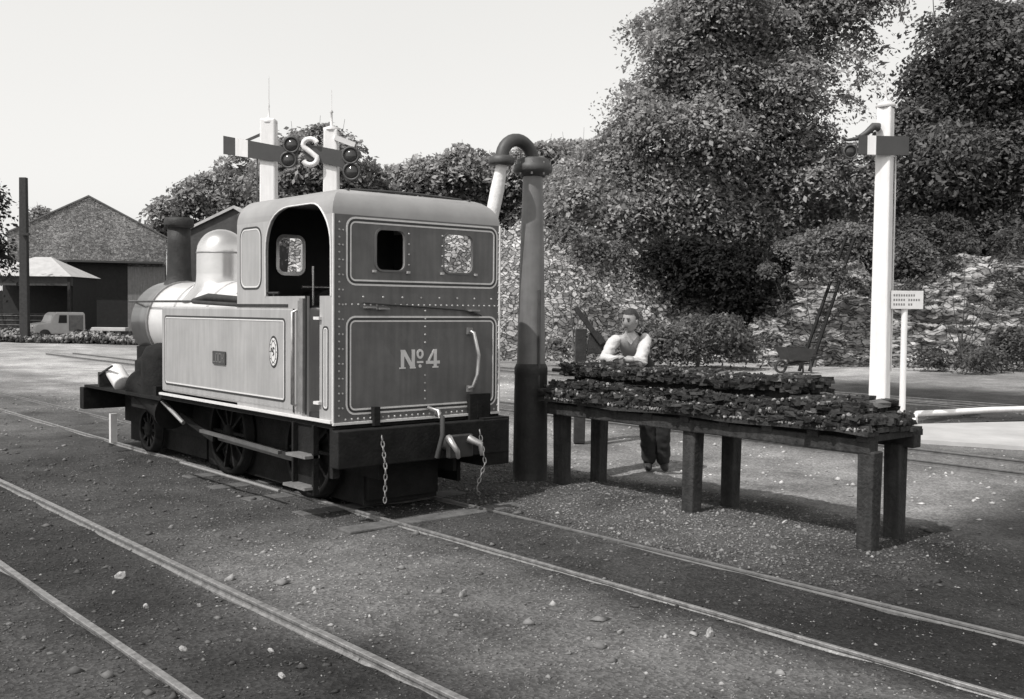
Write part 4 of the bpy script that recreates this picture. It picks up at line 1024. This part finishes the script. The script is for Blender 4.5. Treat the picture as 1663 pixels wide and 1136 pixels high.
bush('small_tree', 'small tree top peeping over the left slope of the stone gable', 80, 80, [(55, 350, 1.0), (75, 360, 1.4), (100, 375, 1.2)], 4000, .15, (.09, .17), 33)
# shrubs and ivy over the bank
SG = 'shrubs along the foot of the bank'
bush('shrub', 'low shrub at the foot of the bank directly behind the man', 1010, 32, [(960, 555, .4), (1010, 550, .5), (1050, 540, .6), (1060, 560, .5), (910, 565, .3)], 9000, .065, (.07, .15), 41, 'shrub', SG, clump=.25)
bush('shrub', 'wide dark shrub between the man and the pale rocks', 1130, 32, [(1090, 545, .6), (1130, 535, .7), (1170, 530, .6), (1110, 560, .5), (1170, 555, .7), (1215, 555, .5)], 13000, .065, (.05, .13), 42, 'shrub', SG, clump=.25)
bush('shrub', 'shrub growing over the top of the bank between ladder and signal', 1340, 37, [(1290, 410, .8), (1330, 400, .9), (1370, 390, 1.0), (1400, 405, .8)], 15000, .075, (.07, .15), 43, 'shrub', SG, clump=.3)
bush('shrub', 'shrub over the bank just right of the white signal post', 1490, 37, [(1465, 410, .8), (1500, 395, .8), (1480, 430, .5)], 14000, .075, (.05, .12), 44, 'shrub', SG, clump=.3)
bush('shrub', 'dark shrub at the right edge at the foot of the rocks', 1600, 32, [(1520, 580, .5), (1560, 585, .45), (1600, 580, .5), (1640, 575, .6), (1680, 560, .9)], 9000, .06, (.04, .10), 45, 'shrub', SG, clump=.2)
bush('shrub', 'shrub hanging over the pale wall beside the water crane', 930, 36, [(915, 380, .4), (960, 395, .6), (1000, 410, .6)], 6000, .075, (.06, .15), 46, 'shrub', SG, clump=.3)
bush('shrub', 'ivy mass toned near black for the shade of the hollow under the great tree', 1120, 38, [(1070, 430, 1.0), (1125, 430, 1.6), (1180, 440, 1.8), (1230, 440, 1.2), (1090, 480, 1.3), (1160, 480, 1.5), (1205, 470, 1.1), (1215, 490, .7), (1130, 520, .9), (1230, 480, .7), (1200, 510, .8)], 38000, .09, (.006, .018), 47, 'shrub', SG, clump=.35)  # leaf tones set near black to paint the hollow's shade

bush('ivy', 'straggling ivy and weeds over the rock face right of the signal post', 1560, 34.3, [(1475, 470, .4), (1520, 430, .35), (1600, 425, .3), (1640, 450, .35), (1535, 515, .18), (1620, 490, .2), (1560, 390, .5), (1650, 390, .7), (1500, 565, .3)], 7000, .06, (.04, .10), 51, 'ivy', SG, clump=.16)
bush('ivy', 'straggling ivy and weeds over the rock face left of the signal post', 1320, 34.0, [(1255, 435, .3), (1300, 440, .4), (1350, 440, .4), (1395, 460, .35), (1275, 500, .15), (1340, 510, .15), (1395, 530, .2), (1250, 550, .25)], 5000, .06, (.05, .12), 52, 'ivy', SG, clump=.15)
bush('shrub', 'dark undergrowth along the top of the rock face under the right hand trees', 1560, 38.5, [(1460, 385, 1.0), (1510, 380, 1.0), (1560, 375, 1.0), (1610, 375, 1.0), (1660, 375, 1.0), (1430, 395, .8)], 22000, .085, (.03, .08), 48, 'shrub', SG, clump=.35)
# hillside behind everything on the right, covered in undergrowth
def sheet(name, m, rows, tone=None):
    V_ = np.array([p for r_ in rows for p in r_]); nx = len(rows[0]); ny = len(rows)
    I, J_ = np.meshgrid(np.arange(nx-1), np.arange(ny-1)); a = (J_*nx+I).ravel(); F_ = np.stack([a, a+1, a+1+nx, a+nx], 1)
    return fast_mesh(name, V_, F_, m, tone, True)
M['hill'] = mat('undergrowth', .012, 1., amt=.6, scale=1.2, bump=1., bscale=4, spec=.05)
rows = []
for i in range(30):
    zc = 39.5+i*1.6; row = []
    for j in range(50):
        xc = -12+j*1.2+(zc-40)*.5*(j/50-.5)
        rise = (1.5+8.0*sstep(-8, 20, xc))*sstep(0, 26, i*1.6)+3.2*sstep(-2, 6, xc)
        row.append(tuple(W(xc, zc, rise*.85+.8*nz(xc, zc, .25, 4))))
    rows.append(row)
hs = sheet('hillside', M['hill'], rows); tag(hs, 'dark wooded slope rising behind the rock bank', None, kind='structure')
rows = []
for i in range(12):
    zc = 84+i*6; row = []
    for j in range(60):
        xc = -75+j*2.6; row.append(tuple(W(xc, zc, -.3+(9*sstep(-40, 10, xc)+4)*sstep(0, 60, i*6)+.8*nz(xc, zc, .1, 4))))
    rows.append(row)
hs = sheet('far_hill', M['hill'], rows); tag(hs, 'low wooded rise beyond the yard', None, kind='structure')

# stone bank / retaining wall: a rough sheet with relief
def bank(name, x0, x1, zc, top, m, rough, label, lean=.25, step=.10, ledge=0.):
    nx = int((x1-x0)/step)+1; nzv = 60; rows = []
    for j in range(nzv+1):
        v = j/nzv; row = []
        for i in range(nx):
            xc = x0+i*step; H_ = top(xc); z = v*H_-.1
            q = noise.fractal(Vector((xc*.5, z*.9, zc)), 1, 2, 5)*rough
            if ledge:
                s_ = z*1.6+.35*noise.noise(Vector((xc*.3, z*.4, 2)))+xc*.04; q += ledge*((s_ % 1.0))
            q += rough*.35*noise.noise(Vector((xc*3, z*6, 1)))
            row.append(tuple(W(xc, zc+lean*z-q+.3*v*v*2, z)))
        rows.append(row)
    rows.append([tuple(Vector(p)+FW*3+Vector((0, 0, -.6))) for p in rows[-1]])
    o = sheet(name, m, rows); tag(o, label, 'wall'); return o
def t1(x):  # upper outline, metres
    return 4.9-.40*max(0, x-2.0)+.35*noise.noise(Vector((x*.8, 0, 0)))+.25*noise.noise(Vector((x*2.7, 5, 0)))
bank('stone_wall', -8, 8.6, 36.5, t1, M['stone'], .10, 'pale rubble retaining wall behind the water crane and the man', lean=.08)
def t2(x):
    return 1.5*sstep(7.9, 9.6, x)+1.5+.9*sstep(8.5, 11.5, x)-.9*sstep(11.8, 12.6, x)+1.0*sstep(13.6, 15, x)+.35*noise.noise(Vector((x*.7, 3, 0)))
bank('rock_face', 8.1, 22, 34.5, t2, M['cliff'], .45, 'rough layered pale rock face behind the ladder and the right hand signal', lean=.40, ledge=.22, step=.08)

# ------------------------------------------------------------------ buildings at left
def bld(xc, zc, name, label, rz=0.): return empty(name, W(xc, zc), CAMRZ+rz, label, 'building')
XZ = lambda u, v, t: (u, t, v)
dp = empty('dark_pole', W(PX(40, 0, 50)[0], 50), CAMRZ, 'thick dark upright pole at the left edge beside the pale roofed shelter', 'pole')
MB().bar((0, 0, 0), (0, 0, PX(40, 290, 50)[1]), .42, .3, up=(0, 1, 0), w2=.34, h2=.25).build('shaft', M['black'], dp, bevel=.03)
MB().bar((.0, -.2, 5.2), (.35, -.2, 5.2), .12, .12).build('cross_arm', M['black'], dp)
# stone gable shed
x0, _ = PX(145, 0, 65); B = bld(x0, 65, 'stone_shed', 'stone gabled shed with a tall dark doorway at the left', .39)
gw, ge, ga = 4.6, 6.2, 8.6
gm = MB(); gm.prism([(-gw, 0), (gw, 0), (gw, ge), (0, ga), (-gw, ge)], XZ, 0, 14); wl = gm.build('wall', M['farstone'], B)
rf = MB(); 
for s_ in (-1, 1): rf.prism([(s_*(gw+.08), ge-.04), (0, ga+.01), (0, ga+.11), (s_*(gw+.08), ge+.05)], XZ, -.05, 14.2)
rf.build('roof', M['slate'], B)
dr = MB().box(-1.25, 2.25, -.06, .02, 0, 4.5).build('doorway', M['dark'], B)
MB().box(-1.9, 4.4, -.7, .0, 4.5, 4.62).build('door_canopy', M['irondark'], B)
MB().box(-1.75, -1.25, -.10, .0, 2.2, 4.4).build('door_jamb', M['paleroof'], B)
MB().box(2.26, 4.5, -.16, -.01, .2, 4.3).build('sliding_door', mat('faded_door', .24, .8, amt=.2, streak=.25), B)
MB().box(1.6, 2.0, -.4, -.1, 0, 2.6).build('doorpost', M['irondark'], B) if False else None
# pale roofed shelter
x0, _ = PX(70, 0, 57); B = bld(x0, 57, 'open_shelter', 'open shelter with a pale hipped roof at the left edge', .0)
zr0 = PX(70, 450, 57)[1]; zr1 = PX(70, 420, 57)[1]
MB().add([(-3.5, -1, zr0), (2.0, -1, zr0), (2.0, 3, zr0), (-3.5, 3, zr0), (-.8, .8, zr1+.1), (.1, .8, zr1+.1)], [(0, 1, 5, 4), (1, 2, 5), (2, 3, 4, 5), (3, 0, 4), (3, 2, 1, 0)]).build('roof', M['paleroof'], B)
MB().box(-3.4, 1.9, 2.4, 2.6, 0, zr0-.01).box(1.75, 1.9, -.6, 2.4, 0, zr0-.01).build('wall', M['dark'], B)
MB().box(-3.4, 1.9, -.8, -.6, zr0-.5, zr0-.01).build('fascia', M['irondark'], B)
for x in (-3.2, -.6, 1.7): MB().box(x, x+.15, -.85, -.7, 0, zr0-.02).build('post', M['wood'], B)
# second gable, behind the dome
x0, _ = PX(378, 0, 72); B = bld(x0, 72, 'gabled_store', 'gabled store, wall darkened for shade, with a pale roof edge behind the brass dome', -.05)
zt = PX(378, 340, 72)[1]; ze = PX(300, 378, 72)[1]
MB().prism([(-3.4, 0), (2.6, 0), (2.6, ze+.2), (0.1, zt), (-3.4, ze)], XZ, 0, 10).build('wall', mat('shaded_store_wall', .07, .9, amt=.4, scale=2), B)  # wall colour darkened to stand for its shadowed face
rf = MB(); rf.prism([(-3.5, ze-.05), (.1, zt+.0), (.1, zt+.2), (-3.5, ze+.14)], XZ, -.2, 10.2); rf.prism([(2.8, ze+.1), (.1, zt+.0), (.1, zt+.2), (2.8, ze+.3)], XZ, -.2, 10.2); rf.build('roof', M['paleroof'], B)
# low dark wall and the coal-like row at its foot
x0, _ = PX(120, 0, 50)
S = []
for _ in range(5200):
    x = random.uniform(-8, 4.2); q = random.random()**.5; d_ = random.uniform(-.9, .9)
    S.append((tuple(W(x0+x, 50+d_-.28*x, .62*q*(1-.5*abs(d_))*(.8+.3*math.sin(x*1.3)))), random.uniform(.035, .10), (1.4, 1, .7), random.choice([.03, .04, .05, .06, .10]) if q < .8 else random.choice([.06, .12, .25, .3]), 1))
rk = lumps(S, 'rubble_bank', M['coal']); tag(rk, 'low dark bank of coal and stones across the pale yard at left', 'coal', kind='stuff')
fx, _ = PX(172, 0, 49); b_ = empty('pale_beam', W(fx, 49.5, .6), CAMRZ-.1, 'pale slab lying on the dark bank at left of the locomotive', 'slab')
MB().box(-.85, .85, -.2, .2, .0, .18).build('slab', M['concrete'], b_, bevel=.03)
MB().box(-.6, -.4, -.15, .15, -.6, 0).box(.4, .6, -.15, .15, -.6, 0).build('support', M['irondark'], b_)
# pale van
vx, _ = PX(95, 0, 54); VN = empty('parked_van', W(vx, 54), CAMRZ+.75, 'small pale van parked in front of the stone shed', 'van'); VN.scale = (.88, .88, .9)
prof = [(-1.6, .35), (-1.65, .8), (-1.5, .95), (-.75, 1.05), (-.55, 1.5), (-.35, 1.62), (1.2, 1.62), (1.28, 1.5), (1.3, .35)]
MB().prism(prof, XZ, -.75, .75).build('body', M['carpaint'], VN, bevel=.08)
MB().prism([(-.28, 1.0), (-.22, 1.45), (.2, 1.45), (.2, 1.0)], XZ, -.775, -.75).build('side_window', M['glass'], VN)
MB().prism([(.32, .55), (.32, 1.45), (1.15, 1.45), (1.15, .55)], XZ, -.77, -.75).build('side_panel', M['slate'], VN)
MB().prism([(-.70, 1.1), (-.56, 1.46), (-.50, 1.46), (-.64, 1.1)], XZ, -.74, .74).build('windscreen', M['glass'], VN) if False else None
MB().prism([(-.72, 1.08), (-.56, 1.47), (-.52, 1.47), (-.68, 1.08)], XZ, -.7, .7).build('windscreen', M['glass'], VN)
MB().box(-1.72, -1.64, -.7, .7, .42, .52).build('bumper', M['dullsteel'], VN)
for x in (-1.05, .85):
    for y in (-.75, .75):
        MB().lathe([(0, -.09), (.2, -.09), (.3, -.09), (.32, -.05), (.32, .09), (0, .09)], c=(x, y, .32), mtx=Matrix.Rotation(PI/2, 3, 'X')).build('wheel', M['rubber'], VN)
MB().lathe([(.0, 0), (.1, 0), (.1, .04), (0, .05)], c=(-1.62, -.5, .8), mtx=Matrix.Rotation(-PI/2, 3, 'Y')).build('headlight', M['brass'], VN)
# dark wagon beside the van
gx, _ = PX(45, 0, 55); WG = empty('open_wagon', W(gx, 56), CAMRZ, 'dark planked wagon under the pale roofed shelter at the left edge', 'wagon')
MB().box(-1.8, .9, -.6, .6, .55, 1.35).build('body', M['wood'], WG, bevel=.02)
for z in (.75, 1.0, 1.25): MB().box(-1.8, .9, -.63, -.602, z-.02, z+.02).build('plank_strip', M['iron'], WG)
MB().box(-1.8, .9, -.5, .5, .4, .55).build('underframe', M['black'], WG)
for x in (-1.3, .4): MB().lathe([(0, -.04), (.28, -.04), (.28, .04), (0, .04)], c=(x, -.5, .28), mtx=Matrix.Rotation(PI/2, 3, 'X')).build('wheel', M['black'], WG)

# ------------------------------------------------------------------ light
EL = math.radians(54); AZ = math.radians(4)
to_sun = Vector((-math.cos(EL)*math.cos(AZ), -math.cos(EL)*math.sin(AZ), math.sin(EL)))
sun = bpy.data.lights.new('sun', 'SUN'); sun.energy = 3.7; sun.angle = math.radians(.5); sun.color = (1, .985, .965)
so = bpy.data.objects.new('sun', sun); col.objects.link(so); so.rotation_euler = to_sun.to_track_quat('Z', 'Y').to_euler(); so.location = (-20, 0, 30)
wd = bpy.data.worlds.new('World'); sc.world = wd; wd.use_nodes = True
nt = wd.node_tree; N = nt.nodes; L = nt.links; bg = N['Background']
sk = N.new('ShaderNodeTexSky'); sk.sky_type = 'NISHITA'; sk.sun_disc = False; sk.sun_elevation = EL; sk.sun_rotation = math.atan2(to_sun.x, to_sun.y)
sk.dust_density = 3.0; sk.air_density = 1.0
bw = N.new('ShaderNodeRGBToBW'); L.new(sk.outputs[0], bw.inputs[0])
vm = N.new('ShaderNodeVectorMath'); vm.operation = 'SCALE'; vm.inputs[0].default_value = (1, .99, .965); L.new(bw.outputs[0], vm.inputs['Scale'])
tcw = N.new('ShaderNodeTexCoord'); sx = N.new('ShaderNodeSeparateXYZ'); L.new(tcw.outputs['Generated'], sx.inputs[0])
hz = N.new('ShaderNodeMapRange'); hz.interpolation_type = 'SMOOTHSTEP'; hz.inputs[1].default_value = .30; hz.inputs[2].default_value = .85
hz.inputs[3].default_value = 6.0; hz.inputs[4].default_value = 2.4; L.new(sx.outputs['Z'], hz.inputs[0])
hm = N.new('ShaderNodeMapRange'); hm.inputs[1].default_value = -.02; hm.inputs[2].default_value = .0; hm.inputs[3].default_value = .15; hm.inputs[4].default_value = 1; L.new(sx.outputs['Z'], hm.inputs[0])
hn = N.new('ShaderNodeTexNoise'); hn.inputs['Scale'].default_value = 1.6; hn.inputs['Detail'].default_value = 3; L.new(tcw.outputs['Generated'], hn.inputs['Vector'])
hr = N.new('ShaderNodeMapRange'); hr.inputs[3].default_value = .92; hr.inputs[4].default_value = 1.08; L.new(hn.outputs['Fac'], hr.inputs[0])
h1 = N.new('ShaderNodeMath'); h1.operation = 'MULTIPLY'; L.new(hz.outputs[0], h1.inputs[0]); L.new(hm.outputs[0], h1.inputs[1])
h2 = N.new('ShaderNodeMath'); h2.operation = 'MULTIPLY'; L.new(h1.outputs[0], h2.inputs[0]); L.new(hr.outputs[0], h2.inputs[1])
h3 = N.new('ShaderNodeMath'); h3.operation = 'ADD'; L.new(h2.outputs[0], h3.inputs[0]); L.new(bw.outputs[0], h3.inputs[1])
L.new(h3.outputs[0], vm.inputs['Scale'])   # bright summer haze low over the trees, thinning upwards
L.new(vm.outputs[0], bg.inputs[0]); bg.inputs[1].default_value = .10
# ------------------------------------------------------------------ camera
cam = bpy.data.cameras.new('camera'); co_ = bpy.data.objects.new('camera', cam); col.objects.link(co_)
cam.sensor_width = 36; cam.lens = 36*1683/1663; cam.clip_end = 3000; cam.clip_start = .1
pitch = math.atan(65/1683); f = FW*math.cos(pitch)+Vector((0, 0, -math.sin(pitch))); r0 = RT; u0 = r0.cross(f)
ro = math.radians(.5); r1 = r0*math.cos(ro)+u0*math.sin(ro); u1 = -r0*math.sin(ro)+u0*math.cos(ro)
mx = Matrix((r1, u1, -f)).transposed().to_4x4(); mx.translation = Vector((0, 0, 1.8)); co_.matrix_world = mx
sc.camera = co_
sc.view_settings.view_transform = 'Standard'; sc.view_settings.look = 'None'; sc.view_settings.exposure = 0
